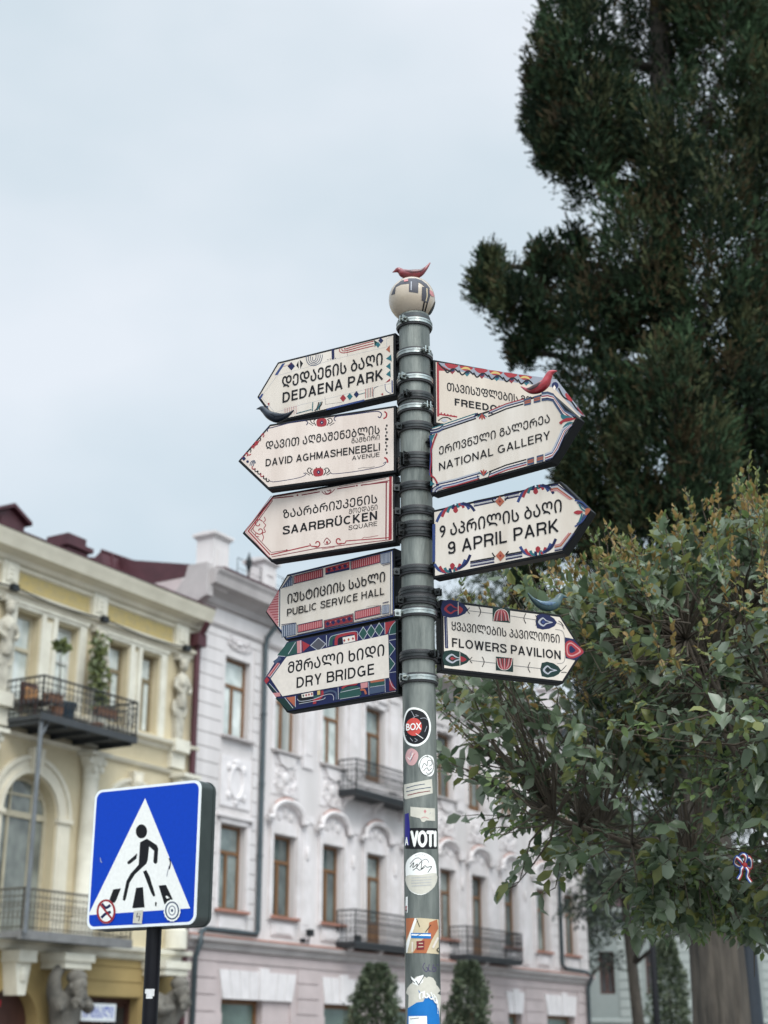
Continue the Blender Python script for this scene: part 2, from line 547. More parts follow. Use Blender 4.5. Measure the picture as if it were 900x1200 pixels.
# ------------------------------------------------------------------ signpost
POLE_Y = 5.0
PR = 0.0565
def polex(z):
    return 0.1123 + (4.150 - z) * 0.00477
M_galv = mat("galvanised_steel", (0.052, 0.064, 0.060), 0.5, 0.3, 0, 17, (0.21, 0.225, 0.205), 0.25, 60, streak=True)
M_zinc = mat("bright_zinc", (0.45, 0.48, 0.46), 0.28, 1.0, 0.5, 40)
M_rubber = mat("black_rubber", (0.018, 0.018, 0.02), 0.55)
M_blackmetal = mat("black_coated_steel", (0.007, 0.008, 0.010), 0.5, 0, 0.3, 20, spec=0.18)
M_ball = mat("glazed_clay", (0.47, 0.39, 0.30), 0.28, 0, 0, 7, (0.36, 0.30, 0.24), 0.05, 30, coat=0.3)

ZT = at(487, 372, POLE_Y).z
post = thing("signpost", "tall grey galvanised steel post carrying nine arrow boards and a painted ball", "signpost", (polex(0), POLE_Y, 0))
def on_post(x, y, z): return (x - polex(0), y - POLE_Y, z)
mb = MB()
prof = [(polex(z) - polex(0), 0, z) for z in (-0.1, 1.0, 2.0, 3.0, ZT)]
mb.tube(prof, PR, 40)
mb.build("pole", M_galv, post, smooth=True, auto=40)
mb = MB()      # dark collar that seats the ball
cz = at(482, 378, POLE_Y).z
mb.lathe([(PR + .002, cz - 0.02), (PR + .003, cz + 0.012), (PR - .004, cz + 0.02), (0.05, cz + 0.028)], 36, polex(cz) - polex(0), 0)
mb.build("collar", mat("dark_collar", (0.07, 0.08, 0.085), 0.5, 0.3, 0.3, 30), post, smooth=True, auto=40)

# ball finial, painted with stepped bands
BR = 0.0865
bc = at(482.6, 351.5, POLE_Y)
def sphere_hit(px, py, off):
    d = ray(px, py).normalized()
    oc = EYE - bc
    b_ = oc.dot(d); c_ = oc.dot(oc) - BR * BR
    disc = b_ * b_ - c_
    p = EYE + d * (-b_ - math.sqrt(disc)) if disc > 0 else EYE + d * (-b_)
    v = (p - bc).normalized() * (BR + off)
    return v
ball = MB()
ball.ball((0, 0, 0), BR, BR, BR, 48)
A = Art(440, 300, 10, lambda x, y: (x, y))
blk = "slate"; dk = "black"
A.P("dgrey", (185, 460), (205, 400), (235, 345), (300, 290), (395, 262), (395, 325), (300, 335), (240, 365), (228, 445))
A.P("dgrey", (393, 262), (470, 262), (505, 285), (500, 435), (392, 420))
A.L("lgrey", 12, (420, 300), (418, 400))
A.P("dgrey", (470, 262), (540, 285), (600, 330), (640, 385), (590, 375), (540, 330), (490, 300))
A.P("dgrey", (545, 360), (600, 372), (640, 400), (640, 470), (612, 555), (540, 520))
A.L("tan", 12, (600, 380), (604, 470), (590, 530))
A.P("rose", (632, 395), (668, 420), (690, 480), (655, 470), (632, 440))
A.L(dk, 16, (572, 535), (548, 660))
A.L(dk, 14, (606, 545), (575, 665))
A.P(dk, (700, 520), (672, 585), (612, 690), (640, 690), (690, 600), (706, 540))
A.P(dk, (168, 625), (190, 690), (240, 745), (225, 745), (178, 700), (162, 650))
A.P("rose", (335, 285), (380, 275), (385, 298), (335, 305))
mats_ball = [M_ball]
art_to_mb(A, ball, lambda u, v, o: sphere_hit(u, v, o), mats_ball, step=0.00015, base=0.0004, sub=2.4)
o = ball.build("ball_finial", mats_ball, post, (bc.x - polex(0), bc.y - POLE_Y, bc.z), smooth=True)

# hose clamps
def clamp_mesh(double, zinc):
    m_ = MB()
    for z0 in ((-0.013, 0.013) if double else (0.0,)):
        m_.lathe([(PR + .001, z0 - .016), (PR + .0075, z0 - .016), (PR + .0085, z0 - .012), (PR + .0085, z0 + .012), (PR + .0075, z0 + .016), (PR + .001, z0 + .016)], 40, 0, 0, 1)
        m_.lathe([(PR + .0086, z0 - .0095), (PR + .0108, z0 - .0085), (PR + .0108, z0 - .0025), (PR + .0092, z0 - .0012), (PR + .0092, z0 + .0012), (PR + .0108, z0 + .0025), (PR + .0108, z0 + .0085), (PR + .0086, z0 + .0095)], 40, 0, 0, 0)
        m_.box(-.004, .0, -PR - .030, -PR - .006, z0 - .012, z0 + .012, 0)       # ears
        m_.box(.010, .014, -PR - .030, -PR - .006, z0 - .012, z0 + .012, 0)
        m_.tube([(-.016, -PR - .019, z0), (.026, -PR - .019, z0)], .0035, 8, 0)   # bolt
        m_.tube([(-.011, -PR - .019, z0), (-.004, -PR - .019, z0)], .0068, 6, 0)
        m_.tube([(.014, -PR - .019, z0), (.020, -PR - .019, z0)], .0065, 6, 0)
    return m_
def clamps():
    protos = {}
    M_dullzinc = mat("dull_zinc", (0.055, 0.058, 0.058), 0.3, 0.85, 0.4, 25)
    spec = [(383, 0, 1, -38), (419, 0, 1, 28), (449, 0, 1, -42), (470, 0, 0, -30), (483, 0, 1, 30), (505, 0, 0, -60), (545, 1, 0, -40), (575, 0, 0, -75),
            (603, 0, 0, -70), (625, 1, 0, -55), (672, 0, 0, -80), (697, 0, 0, 62), (707, 0, 0, -60), (721, 0, 1, -75), (771, 0, 0, 40), (798, 0, 1, -48)]
    for py, dbl, zn, ang in spec:
        z = at(487, py, POLE_Y).z
        k = (dbl, zn)
        if k not in protos:
            o = clamp_mesh(dbl, zn).build("clamp", [M_zinc if zn else M_dullzinc, M_rubber], post, smooth=True, auto=35)
            protos[k] = o
        else:
            o = protos[k].copy(); COL.objects.link(o); o.parent = post
        o.location = on_post(polex(z), POLE_Y, z)
        o.rotation_euler = (0, 0, R(ang))
clamps()

# ------------------------------------------------------------------ arrow boards
M_face = mat("cream_enamel", srgb(214, 204, 193), 0.34, 0, 0, 9, srgb(194, 182, 168), 0.02, 15, coat=0.15, streak=True)
M_face2 = mat("pinkish_enamel", srgb(212, 198, 188), 0.36, 0, 0, 9, srgb(192, 176, 165), 0.02, 15, coat=0.15, streak=True)
M_face3 = mat("tan_enamel", srgb(192, 180, 166), 0.4, 0, 0, 9, srgb(176, 162, 148), 0.02, 15, streak=True)
TT = 0.042
boards = {}
def board(key, corners, az, label, fill, dye=None):
    """corners: photo pixels of hinge top, hinge bottom, shoulder top, shoulder bottom, tip"""
    left = az > 90
    phi = R(az - 180) if left else R(az)
    ex = Vector((math.cos(phi), math.sin(phi), 0))
    nr = Vector((math.sin(phi), -math.cos(phi), 0))
    dv = -ex if left else ex
    zm = at(*corners[0], POLE_Y).z - 0.13
    hinge = Vector((polex(zm), POLE_Y, 0)) + dv * 0.085
    front = hinge + nr * (TT / 2)
    def conv(px, py):
        r = ray(px, py)
        t = nr.dot(front - EYE) / nr.dot(r)
        p = EYE + r * t
        return ((p - hinge).dot(ex), p.z)
    c = [conv(*q) for q in corners]
    xh = (c[0][0] + c[1][0]) / 2
    zt = (c[0][1] + c[2][1]) / 2
    zb = (c[1][1] + c[3][1]) / 2
    xs = (c[2][0] + c[3][0]) / 2
    xt = c[4][0]
    zc = (zt + zb) / 2
    print("BOARD %s xh %.3f xs %.3f xt %.3f zt %.3f/%.3f zb %.3f/%.3f tipz %.3f mid %.3f" % (key, xh, xs, xt, c[0][1], c[2][1], c[1][1], c[3][1], c[4][1], zc))
    t = thing("direction_sign", label, "direction sign", (hinge.x, hinge.y, zb), phi, "arrow boards on the signpost")
    H = zt - zb
    def pent(ins, k=0.0):
        sg = 1 if xt > xs else -1
        h = H / 2 - ins
        L_ = abs(xt - xs); 
        nrm = math.hypot(L_, H / 2)
        tipx = xt - sg * ins * nrm / (H / 2)
        shx = tipx - sg * L_ * h / (H / 2)
        return [(xh + sg * ins, ins), (shx, ins), (tipx, H / 2), (shx, H - ins), (xh + sg * ins, H - ins)]
    b_ = MB(); b_.prism_y(pent(0), -TT / 2, TT / 2)
    b_.build("board", M_blackmetal, t, bevel=0.003)
    f_ = MB(); f_.prism_y(pent(0.0098), -TT / 2 - 0.0015, -TT / 2 + 0.003)
    art = Art(0, 0, 1, lambda x, y: (conv(x, y)[0], conv(x, y)[1] - zb))
    fill(art, pent)
    mats_ = [M_face2 if key in ("AGH", "SAA") else (M_face3 if key == "FRE" else M_face)]
    art_to_mb(art, f_, lambda u, v, o: (u, -TT / 2 - 0.0015 - o, v), mats_)
    f_.build("sign_face", mats_, t)
    # two steel arms that reach back to the clamps on the post
    sg = -1 if left else 1
    for zz in (0.045, H - 0.045):
        a_ = MB()
        gap = max(0.012, 0.085 + sg * xh - PR - 0.002)
        x1 = xh + sg * 0.004
        x0 = xh - sg * gap
        a_.box(min(x0, x1), max(x0, x1), -.008, .008, zz - .016, zz + .016)
        a_.tube([(min(x0, x1) - .002, -.014, zz), (max(x0, x1) + .002, -.014, zz)], .0045, 8)
        a_.build("bracket", M_blackmetal, t)
    boards[key] = dict(t=t, xh=xh, xs=xs, xt=xt, H=H, hinge=hinge, ex=ex, nr=nr, zb=zb, zt=zt)
    return t

GE = lambda s_: "".join(chr(ord(ch) - 0x10D0 + 0x1C90) if 0x10D0 <= ord(ch) <= 0x10FA else ch for ch in s_)
OG, OL = 0.010, 0.020

def setart(a, ox, oy, sc): a.ox, a.oy, a.sc = ox, oy, sc

def ded(a, pent):
    setart(a, 295, 380, 5)
    thin = "grey"
    a.L(thin, 1.4, (155, 302), (430, 222), (560, 188), (825, 126))
    a.L(thin, 1.4, (125, 522), (300, 470), (430, 440), (825, 345))
    a.L(thin, 1.4, (62, 418), (160, 290)); a.L(thin, 1.4, (60, 430), (132, 512))
    a.L(thin, 1.4, (790, 90), (792, 135)); a.L(thin, 1.4, (788, 90), (822, 68))
    a.L("dgrey", 1.6, (560, 140), (562, 186)); a.L("dgrey", 1.6, (430, 424), (434, 470), (530, 458))
    a.P("blue", (135, 300), (180, 232), (198, 228), (152, 298))
    a.P("blue", (44, 432), (62, 405), (70, 412), (52, 442))
    a.D("navy", 233, 247, 22, 25); a.P("black", (262, 242), (275, 216), (277, 262)); a.P("black", (283, 208), (302, 229), (286, 262))
    a.L("red", 1.5, (185, 250), (235, 232))
    for r_ in (10, 22, 34, 46):
        a.S("slate", 4, (368 - r_, 194 - r_ * .25), (368 - r_, 208), (368 - r_ * .7, 208 + r_ * .6), (368, 208 + r_ * .75), (368 + r_ * .7, 200 + r_ * .6), (368 + r_, 196), (368 + r_, 178 + r_ * .0))
    a.P("navy", (469, 150), (485, 146), (486, 203), (470, 208))
    for x_, y_ in ((448, 208), (462, 205), (478, 206), (492, 200)): a.C("dgrey", x_, y_, 3)
    for k in range(3):
        a.S("red", 5, (516 + k * 14, 146 - k * 3), (519 + k * 13, 162 - k * 8), (548 + k * 4, 168 - k * 12), (630, 148 - k * 13), (716, 127 - k * 14))
    a.P("dgreen", (718, 93), (738, 106), (722, 136)); a.D("navy", 758, 97, 15, 18); a.D("teal", 741, 121, 15, 18)
    a.P("orange", (788, 150), (810, 124), (812, 168)); a.P("teal", (788, 203), (818, 178), (822, 218))
    a.P("teal", (788, 248), (814, 226), (816, 268)); a.P("teal", (788, 295), (814, 270), (816, 312)); a.P("red", (784, 344), (812, 318), (812, 334))
    a.L("blue", 7, (824, 330), (825, 402)); a.S("blue", 3, (783, 350), (785, 380), (798, 398), (818, 406))
    a.D("red", 537, 434, 18, 22); a.D("teal", 576, 424, 17, 21); a.D("navy", 615, 412, 16, 20)
    a.L("blue", 10, (440, 500), (662, 446))
    for k in range(5): a.L("dgrey" if k % 2 else "red", 3, (668 + k * 10, 380 - k * 2.4), (668 + k * 10, 434 - k * 2.4))
    a.S("slate", 2.5, (742, 364), (720, 376), (714, 400), (714, 430)); a.P("red", (758, 410), (772, 404), (770, 420))
    a.L("teal", 3, (630, 412), (668, 402)); a.L("teal", 4, (262, 524), (352, 500)); a.L("teal", 5, (357, 510), (360, 458))
    for k in range(3): a.S("black" if k != 1 else "teal", 6, (370 + k * 14, 508 - k * 3), (384 + k * 8, 494 - k * 4), (392 + k * 9, 470), (394 + k * 10, 458 - k * 2))
    for k in range(6): a.L("rose", 2.5, (196 + k * 13, 492 - k * 3), (198 + k * 13, 540 - k * 3))
    a.P("red", (95, 465), (106, 460), (104, 480)); a.P("slate", (88, 478), (100, 482), (92, 500))
    a.T("black", GE("დედაენის ბაღი"), 180, 378, 768, 234, 66, .022)
    a.CAPS("black", "DEDAENA PARK", 182, 468, 772, 318, 60, 0.17)

def agh(a, pent):
    setart(a, 270, 470, 4.5)
    for sx, y_ in (((190, 160, 205, 148, 350, 104, 400, 110), 0), ):
        pass
    a.S("navy", 5, (196, 162), (200, 146), (230, 138), (330, 112), (388, 104), (408, 112), (402, 128))
    a.S("navy", 5, (556, 106), (548, 96), (562, 82), (640, 72), (740, 58), (780, 56), (798, 68), (790, 88), (778, 82))
    a.S("red", 8, (812, 56), (824, 66), (822, 84), (808, 94))
    a.S("navy", 3.5, (202, 412), (212, 424), (240, 426), (330, 412), (378, 400), (398, 388), (386, 380))
    a.S("navy", 3.5, (522, 362), (530, 380), (556, 384), (660, 372), (770, 352), (808, 340), (822, 322), (806, 330))
    a.S("red", 9, (812, 298), (826, 308), (830, 326))
    for (x_, y_) in ((481, 114), (464, 376)):
        a.PS("red", (x_ - 22, y_ - 16), (x_ + 22, y_ - 20), (x_ + 23, y_ + 16), (x_ - 21, y_ + 20), n=4)
        a.D("navy", x_ + 2, y_, 11, 12); a.C("cream", x_ + 2, y_, 3)
        for s_ in (-1, 1):
            a.S("black", 4.5, (x_ + s_ * 30, y_ - 18), (x_ + s_ * 40, y_ - 8), (x_ + s_ * 34, y_ + 8), (x_ + s_ * 28, y_ + 16))
            a.S("black", 4, (x_ + s_ * 40, y_ + 8), (x_ + s_ * 54, y_ - 2), (x_ + s_ * 58, y_ - 14))
            a.S("black", 4, (x_ + s_ * 36, y_ - 20), (x_ + s_ * 50, y_ - 22), (x_ + s_ * 56, y_ - 12))
            a.S("black", 3, (x_ + s_ * 44, y_ + 16), (x_ + s_ * 58, y_ + 8), (x_ + s_ * 68, y_ + 2))
        a.C("black", x_ - 10, y_ - 24, 3); a.C("black", x_ + 12, y_ - 26, 3)
    for k in range(7):
        x_, y_ = 172 - k * 17, 178 + k * 20
        a.S("red" if k % 3 != 1 else "black", 5, (x_ - 8, y_ + 8), (x_ - 2, y_ - 4), (x_ + 6, y_ + 2), (x_ + 2, y_ + 14))
    for k in range(3): a.L("red", 4, (112 + k * 8, 250 - k * 10), (146 + k * 6, 226 - k * 10))
    a.D("navy", 72, 304, 12, 12); a.C("navy", 92, 320, 7); a.S("red", 5, (86, 274), (98, 286), (110, 280))
    for k in range(3): a.S("slate", 4, (104 + k * 9, 340 + k * 2), (112 + k * 7, 320 + k * 4), (130 + k * 3, 314 + k * 6))
    for k in range(6):
        x_, y_ = 122 + k * 15, 352 + k * 13
        a.S("black" if k % 3 else "red", 5, (x_ - 4, y_ - 8), (x_ - 6, y_ + 4), (x_ + 4, y_ + 8), (x_ + 10, y_ + 2))
    for k in range(9): a.C("black", 826 - (k % 2) * 5, 130 + k * 18, 4.5 if k != 4 else 9, 6)
    a.S("dgrey", 1.5, (674, 358), (700, 352), (730, 352), (762, 346))
    a.T("black", GE("დავით აღმაშენებლის"), 188, 258, 788, 172, 43, .012)
    a.T("black", GE("გამზირი"), 640, 224, 788, 203, 26, 0)
    a.CAPS("black", "DAVID AGHMASHENEBELI", 187, 344, 790, 263, 38, 0.155)
    a.CAPS("black", "AVENUE", 643, 312, 788, 294, 22, 0.12)

def saa(a, pent):
    setart(a, 278, 550, 4.6875)
    a.P("red", (836, 42), (850, 40), (850, 386), (832, 392)); a.L("dred", 7, (820, 66), (818, 386))
    a.L("dred", 4, (836, 62), (680, 90)); a.L("dred", 6, (830, 70), (680, 88))
    for p, q in (((650, 92), (550, 108)), ((455, 124), (355, 142)), ((310, 148), (195, 160))): a.L("dred", 6, p, q)
    a.C("dred", 658, 90, 5); a.C("dred", 332, 143, 5)
    a.L("dred", 3, (818, 52), (560, 96)); a.L("dred", 3, (440, 114), (200, 148))
    a.S("dred", 4, (466, 122), (480, 136), (500, 138), (522, 126), (536, 110)); a.S("dred", 5, (482, 120), (488, 132), (502, 134), (516, 122), (512, 114), (502, 120), (494, 116))
    a.L("red", 7, (198, 156), (62, 340), (182, 470)); a.L("rose", 4, (190, 146), (46, 340), (178, 484))
    a.L("dred", 4, (196, 172), (76, 338), (186, 456))
    a.L("red", 6, (186, 470), (400, 420)); a.L("dred", 3, (188, 458), (274, 444)); a.L("red", 5, (600, 394), (836, 376)); a.L("dred", 4, (190, 482), (440, 434), (836, 388))
    a.spiral("red", 5, 118, 300, 6, 26, 0, 330); a.spiral("red", 5, 126, 338, 6, 22, 180, 330)
    a.S("red", 4, (150, 262), (156, 280), (146, 292), (158, 308), (148, 324), (156, 344), (140, 352), (146, 374), (138, 396))
    a.S("red", 4, (98, 306), (88, 330), (104, 350), (100, 366), (122, 372))
    for s_, x_ in ((1, 440), (-1, 560)):
        yy = 408 if s_ > 0 else 392
        a.spiral("red", 6, x_, yy, 6, 22, 180 if s_ > 0 else 0, 320 * s_)
        a.S("red", 5, (x_ - s_ * 40, yy), (x_ - s_ * 32, yy + 14), (x_ - s_ * 10, yy + 16), (x_ + s_ * 10, yy + 18))
    a.S("dred", 4, (476, 404), (484, 388), (494, 378), (504, 386), (514, 400), (498, 412), (480, 410)); a.D("red", 495, 402, 7, 10)
    a.S("red", 2, (686, 382), (700, 374), (720, 374), (776, 364))
    a.L("red", 2.5, (466, 438), (536, 428)); a.C("dred", 274, 444, 4)
    a.T("black", GE("ზაარბრიუკენის"), 253, 265, 770, 190, 47, .014)
    a.T("black", GE("მოედანი"), 615, 245, 772, 224, 28, 0)
    a.CAPS("black", "SAARBRÜCKEN", 252, 357, 770, 280, 46, 0.18)
    a.CAPS("black", "SQUARE", 613, 333, 770, 312, 24, 0.12)

def psh(a, pent):
    setart(a, 300, 638, 5.2326)
    # painted border of striped fields
    a.L("blue", 5, (214, 186), (838, 40), (846, 438), (192, 578), (138, 506)); a.L("navy", 5, (158, 272), (214, 192))
    a.L("slate", 6, (148, 268), (146, 506)); a.L("slate", 5, (826, 44), (828, 440))
    a.P("rose", (66, 410), (142, 276), (136, 504))
    for k in range(14):
        t_ = k / 13
        y0 = 286 + t_ * 206
        x0 = 140 - (1 - abs(2 * t_ - 1)) * 66
        a.L("red", 5, (x0, y0 + 8 - t_ * 6), (140, y0))
    def stripes(bgc, c, n, x0, y0, x1, y1, h, w):
        a.P(bgc, (x0, y0), (x1, y1), (x1, y1 + h), (x0, y0 + h))
        for k in range(n):
            t_ = (k + .5) / n
            x_, y_ = x0 + (x1 - x0) * t_, y0 + (y1 - y0) * t_
            a.L(c, w, (x_, y_ + 3), (x_, y_ + h - 3))
    stripes("red", "rose", 14, 236, 196, 410, 152, 46, 5); stripes("red", "rose", 14, 586, 106, 762, 62, 48, 5)
    a.P("red", (428, 146), (576, 106), (576, 152), (428, 186)); a.P("navy", (428, 176), (576, 142), (576, 156), (428, 188))
    for k in range(4): a.D("navy", 450 + k * 33, 158 - k * 8, 12, 13); a.C("rose", 466 + k * 33, 148 - k * 8, 3)
    stripes("slate", "lgrey", 7, 768, 58, 824, 46, 66, 4)
    a.P("slate", (164, 268), (214, 196), (226, 194), (228, 252)); 
    for k in range(4): a.L("lgrey", 3, (184 + k * 13, 250 - k * 14), (184 + k * 13, 262 - k * 3))
    stripes("slate", "lgrey", 7, 160, 500, 250, 482, 72, 5)
    stripes("red", "rose", 13, 262, 496, 408, 464, 44, 6); stripes("red", "rose", 13, 612, 414, 764, 380, 46, 6)
    a.P("dred", (424, 470), (596, 430), (598, 476), (426, 512))
    for k in range(5): a.D("navy", 444 + k * 33, 488 - k * 7.6, 13, 14); a.C("rose", 460 + k * 33, 478 - k * 7.6, 3)
    stripes("slate", "lgrey", 6, 776, 376, 822, 368, 54, 4)
    for pts in (((232, 196), (412, 150), (414, 200), (234, 244)), ((584, 104), (764, 58), (766, 112), (586, 156)), ((258, 496), (410, 462), (412, 510), (260, 544)), ((610, 412), (768, 376), (770, 428), (612, 462)), ((422, 468), (600, 426), (602, 480), (424, 516))):
        a.L("navy", 3.5, *pts, pts[0])
    a.L("navy", 4, (256, 556), (840, 428)); a.L("navy", 4, (780, 130), (828, 118)); a.L("navy", 5, (780, 362), (818, 352)); a.L("navy", 4, (160, 494), (250, 482))
    a.S("dgrey", 1.5, (680, 386), (712, 378), (760, 374))
    a.T("black", GE("იუსტიციის სახლი"), 197, 363, 795, 230, 58, .014)
    a.CAPS("black", "PUBLIC SERVICE HALL", 194, 442, 790, 308, 44, 0.145)

def dry(a, pent):
    setart(a, 300, 720, 5.143)
    # dark painted ground all round, cream field laid on it
    a.P("navy", (48, 400), (188, 168), (842, 36), (848, 462), (196, 582))
    a.P("green", (130, 246), (190, 172), (246, 160), (250, 236), (180, 256)); a.L("lgrey", 4, (196, 240), (240, 168)); a.L("lgrey", 4, (130, 250), (178, 254))
    a.L("slate", 20, (110, 292), (150, 262)); a.P("rose", (70, 372), (130, 292), (146, 294), (88, 380)); a.L("red", 5, (84, 372), (138, 296))
    a.P("rose", (248, 162), (276, 156), (278, 230), (250, 236)); a.P("red", (280, 160), (328, 186), (284, 226))
    a.L("lgrey", 4, (270, 158), (272, 232)); a.D("dgrey", 378, 184, 48, 40); 
    a.L("lgrey", 4, (330, 188), (378, 142), (422, 178), (380, 222), (330, 188)); a.L("lgrey", 4, (426, 126), (428, 196))
    a.S("green", 22, (452, 188), (456, 150), (480, 132), (540, 122)); a.S("red", 18, (484, 186), (490, 140), (530, 122), (590, 112), (606, 130), (604, 158))
    a.P("black", (498, 146), (520, 142), (520, 180), (498, 184)); a.P("cream", (524, 140), (596, 126), (600, 160), (528, 178)); a.S("lgrey", 3, (440, 192), (446, 146), (476, 126), (600, 102), (614, 126), (612, 156))
    for k, c in enumerate(("red", "orange", "red")): a.D(c, 534 + k * 26, 158 - k * 6, 7, 10)
    for k in range(3):
        x_, y_ = 648 + k * 48, 116 - k * 12
        a.D("green", x_, y_, 26, 40); a.L("lgrey", 3.5, (x_ - 27, y_ + 4), (x_, y_ - 40), (x_ + 26, y_ - 4), (x_, y_ + 40), (x_ - 27, y_ + 4))
    a.P("red", (778, 50), (842, 38), (806, 84), (792, 120), (778, 122)); a.PS("green", (842, 46), (814, 84), (806, 118), (843, 116))
    a.L("lgrey", 3.5, (778, 50), (780, 122)); a.S("lgrey", 3.5, (842, 44), (816, 76), (804, 116))
    a.L("lgrey", 3.5, (804, 124), (846, 116)); a.L("lgrey", 3.5, (804, 158), (846, 150))
    for k in range(2):
        y_ = 208 + k * 90
        a.P("green", (806, y_ - 42), (840, y_), (806, y_ + 46)); a.L("lgrey", 3.5, (806, y_ - 42), (840, y_), (806, y_ + 46))
    a.L("lgrey", 3, (804, 352), (846, 346)); a.P("red", (806, 384), (846, 456), (806, 462)); a.P("dred", (806, 424), (846, 456), (806, 462)); a.S("lgrey", 3.5, (806, 384), (822, 430), (846, 452))
    # tip
    a.P("red", (52, 400), (68, 376), (84, 396), (64, 420)); a.L("lgrey", 4, (86, 382), (146, 300)); a.L("lgrey", 4, (82, 416), (150, 492)); a.L("dgreen", 12, (76, 420), (120, 470))
    a.P("rose", (104, 474), (146, 472), (150, 494), (120, 498)); a.P("dgreen", (118, 506), (172, 508), (240, 566), (196, 580))
    a.P("orange", (184, 502), (238, 494), (236, 556)); a.L("lgrey", 4, (176, 502), (226, 566)); a.L("lgrey", 4, (240, 492), (240, 560))
    # lower border
    a.P("black", (252, 488), (300, 478), (380, 524), (262, 540)); a.P("cream", (276, 482), (346, 468), (348, 494), (280, 504))
    for k, c in enumerate(("green", "red", "red", "red")): a.D(c, 288 + k * 17, 491 - k * 3.4, 6, 9)
    a.P("gold", (372, 462), (390, 458), (390, 486), (372, 490)); a.P("green", (350, 490), (388, 484), (382, 510), (352, 518)); a.S("red", 14, (402, 460), (402, 486), (384, 508), (352, 516)); a.P("red", (346, 514), (366, 510), (366, 538), (346, 542))
    a.S("lgrey", 3.5, (252, 510), (270, 524), (340, 514), (420, 486), (456, 482), (470, 496), (470, 518)); a.S("lgrey", 3.5, (262, 540), (400, 514), (420, 500)); a.S("slate", 12, (410, 474), (452, 462), (484, 474), (488, 514))
    a.L("lgrey", 3.5, (498, 440), (500, 512)); a.PS("green", (520, 452), (610, 432), (632, 460), (628, 490), (514, 508)); a.S("red", 12, (520, 446), (556, 426), (606, 420), (606, 404))
    a.L("lgrey", 3.5, (512, 470), (632, 444)); a.S("orange", 12, (632, 456), (656, 456), (666, 482)); a.P("rose", (632, 416), (676, 408), (676, 440), (636, 448)); a.P("green", (690, 404), (778, 390), (778, 424), (690, 440)); a.P("orange", (692, 402), (776, 390), (776, 402), (694, 414))
    a.P("slate", (688, 444), (778, 428), (776, 466), (690, 482)); a.L("lgrey", 3.5, (682, 410), (684, 486)); a.L("lgrey", 3.5, (780, 388), (782, 470)); a.L("lgrey", 3, (690, 440), (780, 426)); a.L("lgrey", 3, (508, 512), (628, 492))
    a.P("cream", (92, 388), (188, 256), (800, 122), (806, 382), (162, 494))
    a.T("black", GE("მშრალი ხიდი"), 196, 354, 776, 250, 66, .026)
    a.CAPS("black", "DRY BRIDGE", 247, 448, 716, 362, 65, 0.165)

def fre(a, pent):
    setart(a, 500, 415, 4.5)
    a.P("grey", (56, 44), (430, 98), (684, 134), (836, 330), (800, 320), (668, 176), (540, 160), (330, 132), (200, 96), (70, 82))
    a.L("red", 12, (58, 44), (60, 330)); a.L("red", 8, (64, 318), (160, 332)); a.P("red", (54, 48), (130, 90), (60, 88))
    for k in range(6):
        x_, y_ = 130 + k * 78, 64 + k * 12
        a.PS("red", (x_ - 34, y_ - 14), (x_ + 34, y_ - 4), (x_ + 14, y_ + 12), (x_ - 16, y_ + 10), n=4)
        if k % 2: a.PS("gold", (x_ - 30, y_ + 4), (x_ - 10, y_ - 8), (x_ + 12, y_ - 4), (x_ + 24, y_ + 10), (x_, y_ + 4), n=4)
        a.D("teal" if k % 2 else "dred", x_ + 4, y_ + 26, 16, 18); a.C("navy", x_ + 6, y_ + 20, 9)
        a.S("black", 8, (x_ - 40, y_ + 10), (x_ - 22, y_ + 34), (x_, y_ + 18), (x_ + 18, y_ + 16), (x_ + 38, y_ + 34))
    a.S("black", 7, (60, 48), (90, 78), (130, 92))
    a.C("navy", 676, 166, 18); a.D("cream", 672, 178, 8, 14); a.S("black", 8, (694, 180), (720, 226), (760, 250), (790, 290), (824, 316))
    a.PS("red", (736, 206), (768, 244), (752, 248), (730, 220), n=3); a.PS("dred", (790, 276), (830, 326), (806, 310), n=3)
    a.S("black", 5, (60, 352), (84, 336), (110, 336), (130, 348)); a.D("lgrey", 92, 350, 18, 10)
    for k in range(5): a.C("red", 76 + k * 17, 312 + k * 4, 4)
    a.T("black", GE("თავისუფლების მოედანი"), 107, 196, 480, 252, 42, .018, fit=GE("თავისუფლების"))
    a.CAPS("black", "FREEDOM SQUARE", 147, 274, 372, 305, 37, 0.19, fit="FREEDO")

